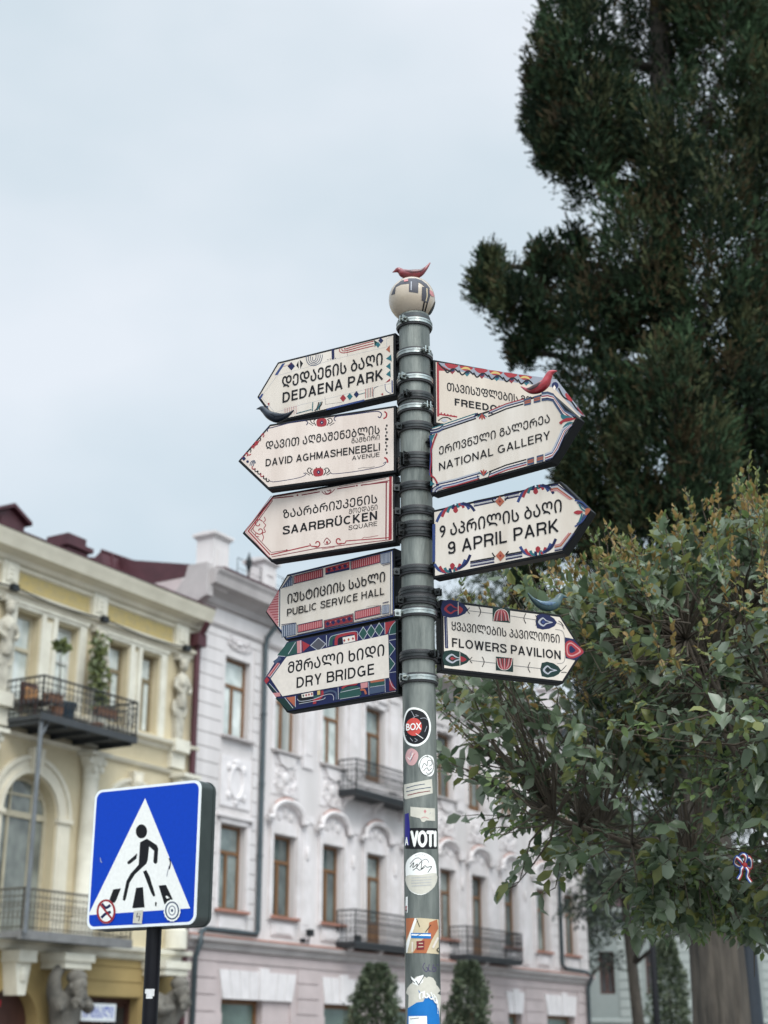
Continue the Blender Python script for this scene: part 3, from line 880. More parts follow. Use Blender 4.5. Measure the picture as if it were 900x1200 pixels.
def nat(a, pent):
    setart(a, 500, 415, 4.5)
    def edge(pts, cols, w, step):
        for k, c in enumerate(cols):
            a.L(c, w, *[(x + dx * k * step, y + dy * k * step) for x, y, dx, dy in pts])
    edge([(30, 392, .0, 1), (150, 352, 0, 1), (262, 314, 0, 1)], ("teal", "cream", "navy", "lgrey", "black"), 7.5, 6.4)
    edge([(326, 304, 0, 1), (420, 264, 0, 1), (512, 238, 0, 1)], ("red", "lgrey", "navy", "cream", "black"), 7.5, 6.4)
    edge([(50, 716, 0, -1), (150, 694, 0, -1), (280, 656, 0, -1)], ("red", "lgrey", "blue", "cream", "navy", "lgrey"), 7.5, 6.6)
    edge([(330, 648, 0, -1), (420, 612, 0, -1), (528, 582, 0, -1)], ("red", "lgrey", "navy", "cream", "black"), 7.5, 6.4)
    a.S("navy", 7, (250, 334), (262, 318), (272, 312)); a.S("black", 5, (326, 300), (338, 312), (360, 316)); a.S("black", 5, (270, 640), (276, 660), (300, 664)); a.S("black", 5, (326, 656), (336, 626), (356, 612))
    for (x_, y_, s_) in ((294, 320, 1), (302, 636, -1)):
        for k, (c, an) in enumerate((("teal", -60), ("red", -30), ("orange", 0), ("red", 30), ("teal", 60))):
            dx, dy = math.sin(R(an)) * 30, s_ * math.cos(R(an)) * 28
            a.PS(c, (x_, y_ - s_ * 8), (x_ + dx * .7 - 5, y_ + dy * .6), (x_ + dx, y_ + dy), (x_ + dx * .7 + 5, y_ + dy * .6), n=3)
    for x_, y_ in ((516, 232), (566, 218), (532, 546), (582, 532)):
        s_ = 36
        a.P("slate", (x_, y_ + 6), (x_ + s_, y_ - 4), (x_ + s_, y_ + 34), (x_, y_ + 42)); a.P("orange", (x_ + 2, y_ + 16), (x_ + s_ - 2, y_ + 7), (x_ + s_ - 2, y_ + 24), (x_ + 2, y_ + 32)); a.L("dgrey", 3, (x_, y_ + 24), (x_ + s_, y_ + 15))
    # the tip, upper and lower run
    for k, c in enumerate(("slate", "slate", "lgrey", "red", "cream", "navy", "slate")):
        d = k * 6.5
        a.L(c, 8.5, (608, 206 + d), (640, 202 + d), (668, 212 + d * .9), (730 - d * .4, 300 + d * .5), (786 - d * 1.6, 328 + d * .15))
    for k, c in enumerate(("navy", "lgrey", "red", "cream", "blue", "lgrey")):
        d = k * 6.5
        a.L(c, 8.5, (626, 562 - d), (662, 548 - d), (694 - d * .5, 506 - d * .6), (736 - d * .6, 408 - d * .2), (770 - d * .6, 372))
    a.PS("teal", (712, 320), (770, 334), (740, 346), (716, 342), n=3); a.PS("red", (702, 360), (742, 338), (790, 340), (760, 352), (724, 360), (712, 372), n=4); a.PS("teal", (718, 390), (744, 362), (776, 360), (740, 380), n=3)
    # the left edge
    a.S("blue", 10, (20, 430), (26, 480), (24, 560), (20, 640)); a.S("red", 8, (56, 420), (40, 460), (28, 500)); a.S("red", 6, (24, 500), (28, 560), (22, 620), (30, 640)); a.S("red", 9, (22, 640), (44, 656), (58, 684)); a.P("teal", (22, 432), (48, 420), (24, 470)); a.P("teal", (22, 668), (46, 686), (22, 696))
    for k, c in enumerate(("navy", "lgrey", "blue", "lgrey")): a.S(c, 5, (26 + k * 9, 728), (40 + k * 9, 704 + k * 3), (68 + k * 6, 690 + k * 6))
    for k, c in enumerate(("navy", "lgrey", "blue")): a.S(c, 5, (22, 400 + k * 10), (60, 396 + k * 8), (90, 376 + k * 10))
    a.T("black", GE("ეროვნული გალერეა"), 68, 528, 652, 365, 43, .010)
    a.CAPS("black", "NATIONAL GALLERY", 68, 612, 654, 453, 42, 0.14)

def apr(a, pent):
    setart(a, 500, 560, 4.39)
    def palm(x_, y_, s_, w_, tilt, cols=("blue", "red", "teal", "navy", "teal", "red", "blue", "navy")):
        n_ = 8
        for k in range(n_):
            q = (k - (n_ - 1) / 2) / ((n_ - 1) / 2)
            x1 = x_ + q * w_; y1 = y_ + s_ * (44 * abs(q) ** 1.6 - 4) - q * tilt
            x0 = x_ + q * w_ * .35; y0 = y_ - s_ * 18 - q * tilt * .4
            a.S(cols[k], 14, (x0, y0), ((x0 + x1) / 2 + q * 8, (y0 + y1) / 2 - s_ * 8), (x1, y1))
        a.PS("red", (x_, y_ - s_ * 14), (x_ + 13, y_ + s_ * 8), (x_, y_ + s_ * 22), (x_ - 13, y_ + s_ * 8), n=3)
    palm(150, 160, 1, 98, 28); palm(562, 64, 1, 92, 22)
    palm(134, 460, -1, 92, 24); palm(574, 374, -1, 92, 20)
    for (p, q) in (((244, 122), (360, 98)), ((402, 86), (476, 70)), ((226, 448), (350, 426)), ((408, 412), (494, 396))):
        for k, c in enumerate(("black", "navy", "lgrey", "navy")):
            a.L(c, 6.5 if c != "lgrey" else 4, (p[0], p[1] + k * 8 - (16 if p[1] > 300 else 0)), (q[0], q[1] + k * 8 - (16 if p[1] > 300 else 0)))
    for x_, y_ in ((378, 122), (381, 402)):
        a.D("orange", x_, y_, 24, 27); a.D("dred", x_, y_, 7, 8)
        for s_ in (-1, 1): a.S("black", 6, (x_ + s_ * 26, y_ - s_ * 4), (x_ + s_ * 34, y_ - 8 - s_ * 6), (x_ + s_ * 42, y_ - 20 - s_ * 4))
    for k, c in enumerate(("navy", "lgrey", "orange", "rose")):
        d = k * 9
        a.L(c, 6, (640, 42 + d), (676 - d * .2, 36 + d), (766 - d * .9, 106 + d * .25)); 
        a.L(c, 6, (660, 376 - d), (700 - d * .4, 368 - d), (762 - d, 286 - d * .1))
    for k, c in enumerate(("blue", "slate", "teal")):
        d = k * 11
        a.S(c, 8, (764 + d, 116 + d), (800, 126 + d * 1.6), (828 - d * .4, 152 + d)); a.S(c, 8, (764 + d, 252 - d * 1.1), (800 - d * .2, 226 - d), (824 - d, 192 - d * .4))
    a.PS("red", (758, 180), (780, 168), (806, 176), (782, 190), n=3); a.PS("orange", (820, 160), (846, 164), (820, 196), n=3)
    a.P("blue", (32, 240), (47, 238), (46, 430), (32, 436))
    a.T("black", GE("9 აპრილის ბაღი"), 70, 301, 698, 182, 62, .016)
    a.CAPS("black", "9 APRIL PARK", 112, 390, 682, 283, 64, 0.15)

def flo(a, pent):
    setart(a, 508, 690, 4.945)
    def leaf(x_, y_, w_, h_, bgc, c1, c2, fl=1, extra=None):
        a.PS(bgc, (x_ - w_ * .5 * fl, y_ - h_ * .5), (x_ + w_ * .1 * fl, y_ - h_ * .48), (x_ + w_ * .5 * fl, y_ + h_ * .06), (x_ + w_ * .12 * fl, y_ + h_ * .5), (x_ - w_ * .5 * fl, y_ + h_ * .46), n=2)
        q = [(x_ - w_ * .45 * fl, y_ + 2), (x_ - w_ * .22 * fl, y_ - h_ * .32), (x_ + w_ * .0 * fl, y_ - h_ * .1), (x_ + w_ * .3 * fl, y_ + h_ * .04), (x_ + w_ * .0 * fl, y_ + h_ * .16), (x_ - w_ * .2 * fl, y_ + h_ * .34)]
        a.PS(c1, *q, n=4)
        a.PS(bgc, *[(x_ - w_ * .16 * fl + (p[0] - x_ + w_ * .16 * fl) * .62, y_ + (p[1] - y_) * .66) for p in q], n=4)
        a.PS(c2, *[(x_ - w_ * .18 * fl + (p[0] - x_ + w_ * .18 * fl) * .32, y_ + (p[1] - y_) * .36) for p in q], n=4)
    leaf(126, 116, 148, 92, "navy", "red", "navy"); a.PS("red", (142, 98), (170, 120), (150, 146), (140, 122), n=4); a.L("cream", 3, (142, 78), (142, 152))
    leaf(136, 404, 150, 84, "dgreen", "lgrey", "red"); a.PS("red", (156, 392), (190, 410), (160, 424), n=4); a.L("cream", 3, (152, 366), (152, 446))
    leaf(656, 192, 116, 80, "navy", "lgrey", "blue"); leaf(682, 470, 112, 80, "dgreen", "lgrey", "black")
    a.P("navy", (60, 162), (78, 164), (84, 346), (66, 344)); a.L("lgrey", 2, (72, 168), (76, 340))
    for (x_, y_, w_, h_, s_) in ((392, 152, 102, 84, 1), (410, 438, 100, 82, -1)):
        a.P("dgreen", (x_ - w_ / 2, y_ - h_ / 2 - 4), (x_ + w_ / 2, y_ - h_ / 2 + 6), (x_ + w_ / 2, y_ + h_ / 2 + 4), (x_ - w_ / 2, y_ + h_ / 2 - 6))
        for k in range(7):
            q = (k - 3) / 3
            a.S("rose" if k % 2 else "red", 8, (x_ + q * 12, y_ - s_ * 30), (x_ + q * 30, y_ - s_ * 8), (x_ + q * 42, y_ + s_ * 34))
        a.S("cream", 3, (x_ - 46, y_ + s_ * 36), (x_ - 34, y_ - s_ * 16), (x_, y_ - s_ * 34), (x_ + 34, y_ - s_ * 14), (x_ + 46, y_ + s_ * 40))
    a.L("dgrey", 2.5, (204, 128), (340, 144)); a.L("dgrey", 2.5, (446, 158), (600, 182)); a.L("dgrey", 2.5, (216, 416), (360, 432)); a.L("dgrey", 2.5, (462, 446), (630, 464))
    for x_, y_, s_ in ((262, 132, 1), (532, 172, -1), (592, 184, 1), (282, 424, 1), (556, 456, -1), (206, 128, -1), (220, 414, -1)):
        a.S("black", 4, (x_ - s_ * 2, y_ - 30 * (0.6 if abs(x_ - 212) < 20 else 1)), (x_ + s_ * 10, y_), (x_ - s_ * 2, y_ + 30 * (0.6 if abs(x_ - 212) < 20 else 1)))
    a.S("dgrey", 2.5, (716, 200), (742, 212), (756, 236)); a.S("dgrey", 2, (704, 236), (744, 246), (758, 290), (760, 400), (746, 430), (716, 434))
    a.S("black", 3.5, (722, 186), (738, 198), (752, 218)); a.S("black", 3.5, (736, 478), (752, 462), (768, 444)); a.S("black", 3.5, (738, 486), (756, 484), (770, 486))
    a.P("navy", (760, 282), (810, 292), (872, 368), (824, 416), (764, 402))
    q = [(762, 318), (792, 300), (826, 322), (868, 366), (826, 398), (790, 404), (764, 384)]
    a.PS("red", *q, n=4); a.PS("rose", *[(800 + (p[0] - 800) * .78, 352 + (p[1] - 352) * .78) for p in q], n=4)
    a.PS("red", *[(800 + (p[0] - 800) * .62, 352 + (p[1] - 352) * .62) for p in q], n=4); a.PS("navy", *[(798 + (p[0] - 800) * .34, 352 + (p[1] - 352) * .4) for p in q], n=4)
    a.T("black", GE("ყვავილების პავილიონი"), 104, 240, 730, 316, 50, .008)
    a.CAPS("black", "FLOWERS PAVILION", 106, 338, 736, 410, 52, 0.165)

board("DED", [(462.5, 388.8), (465, 465), (330, 424.3), (319, 495), (301, 467.5)], 151, "cream arrow board lettered DEDAENA PARK, topmost on the left of the post", ded)
board("AGH", [(463.8, 476), (465, 552.5), (316, 496), (313.8, 575), (278.8, 538.8)], 159.7, "pinkish arrow board lettered DAVID AGHMASHENEBELI AVENUE with blue scroll border", agh)
board("SAA", [(462, 556), (465, 635), (317.5, 580), (320, 658.8), (283.8, 623)], 154.2, "cream arrow board lettered SAARBRÜCKEN SQUARE inside a red line border", saa)
board("PSH", [(462.5, 642.5), (462.5, 722.5), (336, 672.5), (335, 751), (310.8, 717)], 142, "arrow board lettered PUBLIC SERVICE HALL with red and blue striped border", psh)
board("DRY", [(465, 726), (468, 812.5), (336, 751), (337.5, 835), (308.8, 797.5)], 143.5, "arrow board lettered DRY BRIDGE with a dark blue patchwork border", dry)
board("FRE", [(507, 422), (509, 497), (647, 445), (650, 521), (684, 483)], 21.7, "arrow board lettered FREEDOM SQUARE, partly hidden behind the NATIONAL GALLERY board", fre)
board("NAT", [(503.8, 501.6), (505, 581), (642, 459.6), (647, 541), (678, 489)], -38.9, "cream arrow board lettered NATIONAL GALLERY with a red bird on its top edge", nat)
board("APR", [(506, 597.5), (507.7, 679), (658, 564), (659, 648), (692.5, 596)], -34.2, "cream arrow board lettered 9 APRIL PARK with palmette and diamond border", apr)
board("FLO", [(515, 700.7), (519, 787), (658, 721.8), (659, 800), (684, 762)], 24, "cream arrow board lettered FLOWERS PAVILION with dark leaf medallions", flo)

# ------------------------------------------------------------------ ceramic birds
def bird(label, spine, widths, base, ex, mats_, patch=None, flip=False):
    """spine: list of (x, z) centres from tail tip to beak tip; widths: (half height, half width)"""
    t = thing("ceramic_bird", label, "ceramic bird", base, math.atan2(ex.y, ex.x), "small ceramic birds")
    m_ = MB()
    seg = 16
    sp = smooth_pts(spine, 4); n = len(sp)
    wd = smooth_pts(widths, 4)
    vs = []
    for i, (x, z) in enumerate(sp):
        a_ = sp[max(i - 1, 0)]; b_ = sp[min(i + 1, n - 1)]
        t_ = Vector((b_[0] - a_[0], 0, b_[1] - a_[1])).normalized()
        up = Vector((-t_.z, 0, t_.x))
        if up.z < 0: up = -up
        for k in range(seg):
            w = 2 * math.pi * k / seg
            vs.append(Vector((x, 0, z)) + up * (math.sin(w) * max(wd[i][0], .0008)) + Vector((0, math.cos(w) * max(wd[i][1], .0008), 0)))
    fs = [(i * seg + k, i * seg + (k + 1) % seg, (i + 1) * seg + (k + 1) % seg, (i + 1) * seg + k) for i in range(n - 1) for k in range(seg)]
    fs += [tuple(range(seg - 1, -1, -1)), tuple((n - 1) * seg + k for k in range(seg))]
    m_.add(vs, fs, 0)
    o = m_.build("body", [mats_[0]], t, smooth=True)
    # folded wings, low relief on both flanks
    xs_ = [p[0] for p in spine]
    w0 = spine[2]; w1 = spine[4]
    for sy in (-1, 1):
        w_ = MB()
        L_ = w1[0] - w0[0]
        pts = []
        for k in range(9):
            u = k / 8
            x = w0[0] - L_ * .35 + L_ * 1.25 * u
            j = min(range(n), key=lambda i: abs(sp[i][0] - x))
            hw = wd[j][1]; hh = wd[j][0]
            th_ = math.sin(math.pi * min(1, u * 1.02 + .02)) ** .7
            pts.append(((x, sy * (hw * .93 + .0012), sp[j][1] + hh * .20), hh * .42 * th_ + .0006))
        w_.tube([p[0] for p in pts], [p[1] for p in pts], 10, 0, True, 1.0, 1.0)
        # flatten the tube against the flank
        for i_, v in enumerate(w_.v):
            c = pts[i_ // 10][0]
            w_.v[i_] = (v[0], c[1] + (v[1] - c[1]) * .35, v[2])
        w_.build("wing", [mats_[1]], t, smooth=True)
        e_ = MB(); h = spine[-3]
        e_.ball((h[0] + (spine[-2][0] - h[0]) * .1, sy * widths[-3][1] * .82, h[1] + widths[-3][0] * .25), .0022, .0016, .0022, 8)
        e_.build("eye", [M_rubber], t, smooth=True)
    return t

Bred = mat("red_glaze", (0.25, 0.035, 0.04), 0.32, 0, 0, 40, (0.12, 0.02, 0.028), coat=0.3)
Bredw = mat("dark_red_glaze", (0.17, 0.03, 0.035), 0.35, 0, 0, 40, (0.07, 0.03, 0.035), coat=0.3)
Bslate = mat("slate_glaze", (0.016, 0.023, 0.036), 0.32, 0, 0, 25, (0.008, 0.012, 0.020), spec=.3, coat=0.15)
Bblue = mat("blue_green_glaze", (0.030, 0.075, 0.10), 0.34, 0, 0, 60, (0.06, 0.095, 0.09), spec=.35, coat=0.2)
Bbluew = mat("indigo_glaze", (0.03, 0.06, 0.16), 0.3, 0, 0, 60, (0.10, 0.20, 0.26), coat=0.4)
Bscar = mat("scarlet_glaze", (0.42, 0.035, 0.05), 0.28, 0, 0, 40, (0.25, 0.02, 0.03), coat=0.4)
Bumber = mat("umber_glaze", (0.10, 0.045, 0.05), 0.35, 0, 0, 50, (0.05, 0.03, 0.035), coat=0.3)

def px_bird(label, px_spine, pxw, yfwd, ex, mats_, base_px):
    """measure the bird in the photograph's scale at its real distance, keep real width"""
    b0 = at(*base_px, yfwd)
    k = None
    nr = Vector((ex.y, -ex.x, 0))
    sp = []
    for (x, y) in px_spine:           # measured on the upright plane the bird stands in
        r = ray(x, y); q = EYE + r * (nr.dot(b0 - EYE) / nr.dot(r))
        sp.append(((q - b0).dot(ex), q.z - b0.z))
    s_ = (at(base_px[0] + 1, base_px[1], yfwd).x - b0.x)
    wd = [(h * s_, w * s_) for h, w in pxw]
    return bird(label, sp, wd, b0, ex, mats_)

EX = Vector((1, 0, 0))
# on the ball, beak to the left, tail up to the right
px_bird("matt red ceramic bird perched on the painted ball at the top of the post", [(504, 308), (499, 314.5), (492, 320), (483, 322), (473, 320.5), (469, 317.6), (466, 316.6), (463, 317.8), (460, 319.2)],
        [(.7, .7), (2.2, 2.5), (4.3, 5), (5.6, 6.5), (5.2, 5.5), (3.7, 3.6), (3.3, 3.2), (1.6, 1.6), (.4, .4)], POLE_Y, EX, [Bred, Bredw], (484, 328))
def board_top(k, f):
    b_ = boards[k]; x = b_['xh'] + (b_['xs'] - b_['xh']) * f
    p = b_['hinge'] + b_['ex'] * x
    return Vector((p.x, p.y, b_['zt']))
def board_depth(k, f): return board_top(k, f).y
d_ = board_depth('AGH', .97)
px_bird("dark slate ceramic bird at the shoulder of the AGHMASHENEBELI board", [(344.5, 480.5), (339, 485), (332, 488.5), (324, 489.5), (316, 486.5), (310, 481.2), (307, 478.8), (304, 478.6), (300.6, 479.4)],
        [(.6, .6), (2.0, 2.5), (4.0, 5), (6.0, 6.5), (5.2, 6), (3.8, 3.8), (3.3, 3.3), (1.6, 1.7), (.4, .4)], d_, boards['AGH']['ex'], [Bslate, Bslate], (325, 494.5))
d_ = board_depth('NAT', .92)
px_bird("scarlet and umber ceramic bird at the shoulder of the NATIONAL GALLERY board", [(610.5, 453), (617, 456.5), (624, 457.5), (632, 454.5), (639, 449), (642.5, 442), (645, 437.6), (648.6, 435.6), (652.6, 434.8)],
        [(.6, .6), (2.4, 2.5), (4.6, 5), (6.2, 6.5), (5.8, 6.0), (4.6, 4.6), (3.9, 3.9), (2.1, 2.1), (.4, .4)], d_, boards['NAT']['ex'], [Bscar, Bumber], (630, 462.5))
d_ = board_depth('FLO', .86)
px_bird("blue green glazed ceramic bird standing on the FLOWERS PAVILION board", [(618.5, 695), (624, 702), (632, 708), (641, 710.5), (650, 708), (654, 703), (657, 699), (660.6, 699.2), (665.5, 700.2)],
        [(.8, .8), (2.4, 2.6), (4.6, 5), (6.2, 6.8), (6.2, 6.4), (4.8, 4.6), (4.0, 4.0), (2.0, 2.0), (.4, .4)], d_, boards['FLO']['ex'], [Bblue, Bbluew], (642, 717.5))

# ------------------------------------------------------------------ stickers on the post
def wrap(px, py, off):
    z0 = at(px, py, POLE_Y - PR).z
    cx = polex(z0); r = ray(px, py)
    rr = PR + off
    ax = EYE.x - cx; ay = EYE.y - POLE_Y
    a_ = r.x ** 2 + r.y ** 2; b_ = ax * r.x + ay * r.y; c_ = ax * ax + ay * ay - rr * rr
    ds = b_ * b_ - a_ * c_
    t = (-b_ - math.sqrt(ds)) / a_ if ds > 0 else -b_ / a_
    p = EYE + r * t
    q = Vector((p.x - cx, p.y - POLE_Y, 0)).normalized() * rr
    return Vector((cx + q.x, POLE_Y + q.y, p.z))
def sticker(name, label, cat, org, fill, base=0.0004):
    a = Art(*org, lambda x, y: (x, y))
    fill(a)
    m_ = MB(); mats_ = []
    art_to_mb(a, m_, lambda u, v, o: wrap(u, v, o), mats_, step=0.00016, base=base, sub=2.4)
    o = m_.build(name, mats_, None)
    c = Vector((sum(v[0] for v in m_.v) / len(m_.v), sum(v[1] for v in m_.v) / len(m_.v), sum(v[2] for v in m_.v) / len(m_.v)))
    o.data.transform(Matrix.Translation(-c)); o.location = c
    return tag(o, label, cat, "stickers on the signpost")
Z5 = (440, 800, 5.7143)
def s1(a):
    a.PS("white", (188, 250), (215, 180), (270, 166), (340, 200), (372, 290), (350, 380), (285, 426), (215, 412), (186, 350), n=4)
    a.PS("black", (196, 256), (220, 192), (270, 180), (332, 210), (360, 290), (340, 370), (284, 410), (220, 398), (194, 340), n=4)
    a.C("boxred", 257, 296, 54, 60, 28)
    a.S("lgrey", 3, (240, 190), (260, 230), (250, 236)); a.S("lgrey", 3, (300, 240), (330, 236), (350, 250)); a.S("lgrey", 3, (330, 330), (345, 290)); a.L("white", 4, (270, 340), (320, 374)); a.S("lgrey", 3, (232, 370), (250, 392)); a.S("lgrey", 3, (262, 372), (280, 386), (262, 396)); a.L("lgrey", 3, (268, 214), (288, 222), (262, 226))
    a.T("white", "BOX", 206, 320, 306, 312, 46, .03, level=False)
sticker("sticker", "round black sticker with BOX on a red disc, high on the post", "sticker", Z5, s1)
def s2(a):
    a.PS("pink", (200, 500), (215, 452), (245, 440), (282, 466), (284, 510), (258, 550), (222, 548), n=4)
    a.S("grey", 4, (230, 530), (244, 500), (232, 480), (246, 456)); a.S("red", 2.5, (240, 520), (256, 486), (266, 476)); a.S("white", 4, (216, 500), (232, 512), (252, 470))
sticker("sticker", "small round faded pink sticker under the black BOX sticker", "sticker", Z5, s2)
def s3(a):
    a.PS("white", (288, 550), (300, 510), (340, 484), (385, 500), (394, 560), (388, 610), (360, 628), (315, 606), n=4)
    a.ring("black", 343, 557, 47, 3.5, 63)
    a.S("black", 3.5, (310, 575), (326, 540), (345, 556), (350, 525), (372, 520), (380, 545), (360, 560)); a.S("black", 3.5, (322, 590), (345, 570), (358, 588), (378, 572)); a.S("black", 3, (340, 600), (352, 612), (374, 598)); a.L("black", 4, (345, 486), (348, 500))
sticker("sticker", "round white sticker with black line drawing below the black BOX sticker", "sticker", Z5, s3)
def s4(a):
    a.P("beige", (192, 682), (378, 645), (384, 740), (200, 782), (192, 770))
    for k, (x0, x1) in enumerate(((206, 330), (206, 372), (214, 366))): a.L("slate" if k < 2 else "dred", 5, (x0, 706 + k * 24), ((x0 + x1) / 2, 700 + k * 24 - 12), (x1, 686 + k * 24 - (x1 - x0) * .06))
sticker("sticker", "white rectangular paper label with three lines of small print", "sticker", Z5, s4)
def s5(a):
    a.P("beige", (234, 830), (290, 836), (398, 842), (400, 926), (340, 922), (325, 934), (310, 930), (298, 908), (234, 894))
    a.D("rose", 332, 862, 10, 14); a.S("rose", 4, (306, 908), (330, 900), (356, 910)); a.S("grey", 2.5, (362, 880), (372, 870))
sticker("sticker", "torn blank white label above the black graffiti sticker", "sticker", Z5, s5)
def s6(a):
    a.P("black", (196, 975), (290, 972), (412, 975), (412, 1112), (300, 1114), (200, 1112)); a.P("indigo", (196, 880), (222, 872), (230, 975), (226, 1090), (196, 1085))
    a.T("white", "A", 198, 1090, 218, 1086, 56, .03, level=False)
    a.T("white", "VOTI", 238, 1096, 404, 1096, 106, .05, level=False)
sticker("sticker", "black sticker with fat white graffiti letters wrapped round the post", "sticker", Z5, s6)
Z6 = (440, 990, 5.7143)
def s7(a):
    a.PS("white", (202, 190), (215, 100), (300, 50), (388, 90), (410, 190), (395, 280), (310, 336), (225, 300), n=4)
    a.PS("beige", (203, 210), (300, 202), (409, 192), (395, 282), (310, 332), (225, 298), n=3)
    a.S("dgrey", 4, (232, 128), (262, 96), (290, 88), (312, 104), (340, 96), (360, 120)); a.S("black", 4.5, (230, 150), (256, 120), (250, 152), (280, 128), (276, 150), (310, 110), (306, 160), (330, 140), (346, 150), (376, 146), (350, 186)); a.S("black", 4, (250, 172), (275, 156), (296, 170), (330, 150))
    for k in range(4): a.L("lgrey", 3, (240, 222 + k * 18), (376, 214 + k * 18))
    for k in range(5): a.L("grey", 3, (268 + k * 14, 74 - (2 - abs(k - 2)) * 4), (274 + k * 14, 68 - (2 - abs(k - 2)) * 4))
sticker("sticker", "large oval white sticker with black cursive signature", "sticker", Z6, s7)
def s8(a):
    a.P("tan", (204, 492), (300, 490), (424, 500), (424, 732), (320, 724), (206, 726))
    a.P("terra", (204, 492), (268, 490), (230, 580), (206, 640)); a.P("terra", (360, 520), (412, 500), (422, 560), (376, 640), (340, 726), (250, 724), (300, 650), (350, 600))
    a.P("white", (262, 492), (280, 492), (232, 640), (212, 722), (206, 724), (206, 660)); a.L("black", 5, (274, 494), (296, 550)); a.L("black", 5, (372, 536), (334, 586))
    a.P("cyanblue", (236, 590), (370, 592), (372, 628), (238, 624)); a.L("white", 10, (240, 602), (370, 606)); a.L("dgrey", 4, (276, 610), (316, 592)); a.S("black", 6, (424, 690), (412, 704), (426, 720)); a.L("cream", 14, (420, 620), (384, 690))
    a.P("dred", (274, 646), (328, 642), (326, 700), (276, 702)); a.L("tan", 6, (290, 660), (318, 660)); a.L("tan", 6, (286, 684), (320, 682)); a.L("cream", 10, (248, 650), (246, 716))
sticker("sticker", "wide tan and orange poster scrap wrapped round the lower post", "sticker", Z6, s8)
def s9(a):
    pts = []
    for k in range(26):
        an = -math.pi * (1 - k / 25); rr = 1 + (.10 if k % 2 else -.04) + .05 * math.sin(k * 2.3)
        pts.append((322 + 104 * rr * math.cos(an), 1010 + 122 * rr * math.sin(an)))
    pts += [(424, 1210), (214, 1210)]
    a.P("beige", *pts)
    a.P("white", (236, 880), (262, 900), (286, 882), (300, 912), (322, 870), (318, 920), (284, 944), (252, 930)); a.L("black", 5, (234, 896), (262, 926)); a.L("black", 5, (270, 910), (290, 938), (326, 878))
    pb = [(216, 1094), (236, 1120), (266, 1102), (286, 1130), (296, 1076), (276, 1056), (320, 1050), (330, 1030), (330, 1016), (376, 1018), (408, 1050), (424, 1100), (432, 1210), (214, 1210)]
    a.P("cyanblue", *pb); a.P("cyanblue", (286, 968), (300, 990), (292, 990))
    for k, ch in enumerate(GE("ისაუბრე")[:6]):
        an = R(-112 + k * 24)
        x_, y_ = 336 + 74 * math.cos(an) + k * 2, 1108 + 84 * math.sin(an)
        dx, dy = -math.sin(an) * 24, math.cos(an) * 24
        a.T("white", ch, x_ - dx * .7, y_ - dy * .7, x_ + dx * .7, y_ + dy * .7, 44, .05, level=False)
    a.P("white", (222, 1148), (344, 1146), (346, 1210), (222, 1210)); a.L("dgrey", 4, (232, 1166), (290, 1160))
sticker("sticker", "torn grey and blue sticker with white Georgian letters, lowest on the post", "sticker", Z6, s9)
def s10(a):
    a.P("white", (203, 350), (216, 346), (216, 452), (205, 458), (200, 430)); a.P("red", (202, 410), (210, 408), (208, 440), (202, 446)); a.P("black", (203, 438), (211, 436), (208, 458))
sticker("sticker", "narrow white scrap of sticker on the left edge of the post", "sticker", Z6, s10)
def s11(a):
    for k, q in enumerate((((330, 790), (318, 820), (340, 850), (352, 830), (340, 820)), ((360, 800), (356, 840), (376, 846)), ((388, 800), (384, 846), (404, 842), (402, 822), (388, 824)), ((410, 800), (426, 806)))):
        a.S("violet", 5, *q)
sticker("graffiti_tag", "faint violet marker scrawl on the post above the torn blue sticker", "graffiti", Z6, s11)

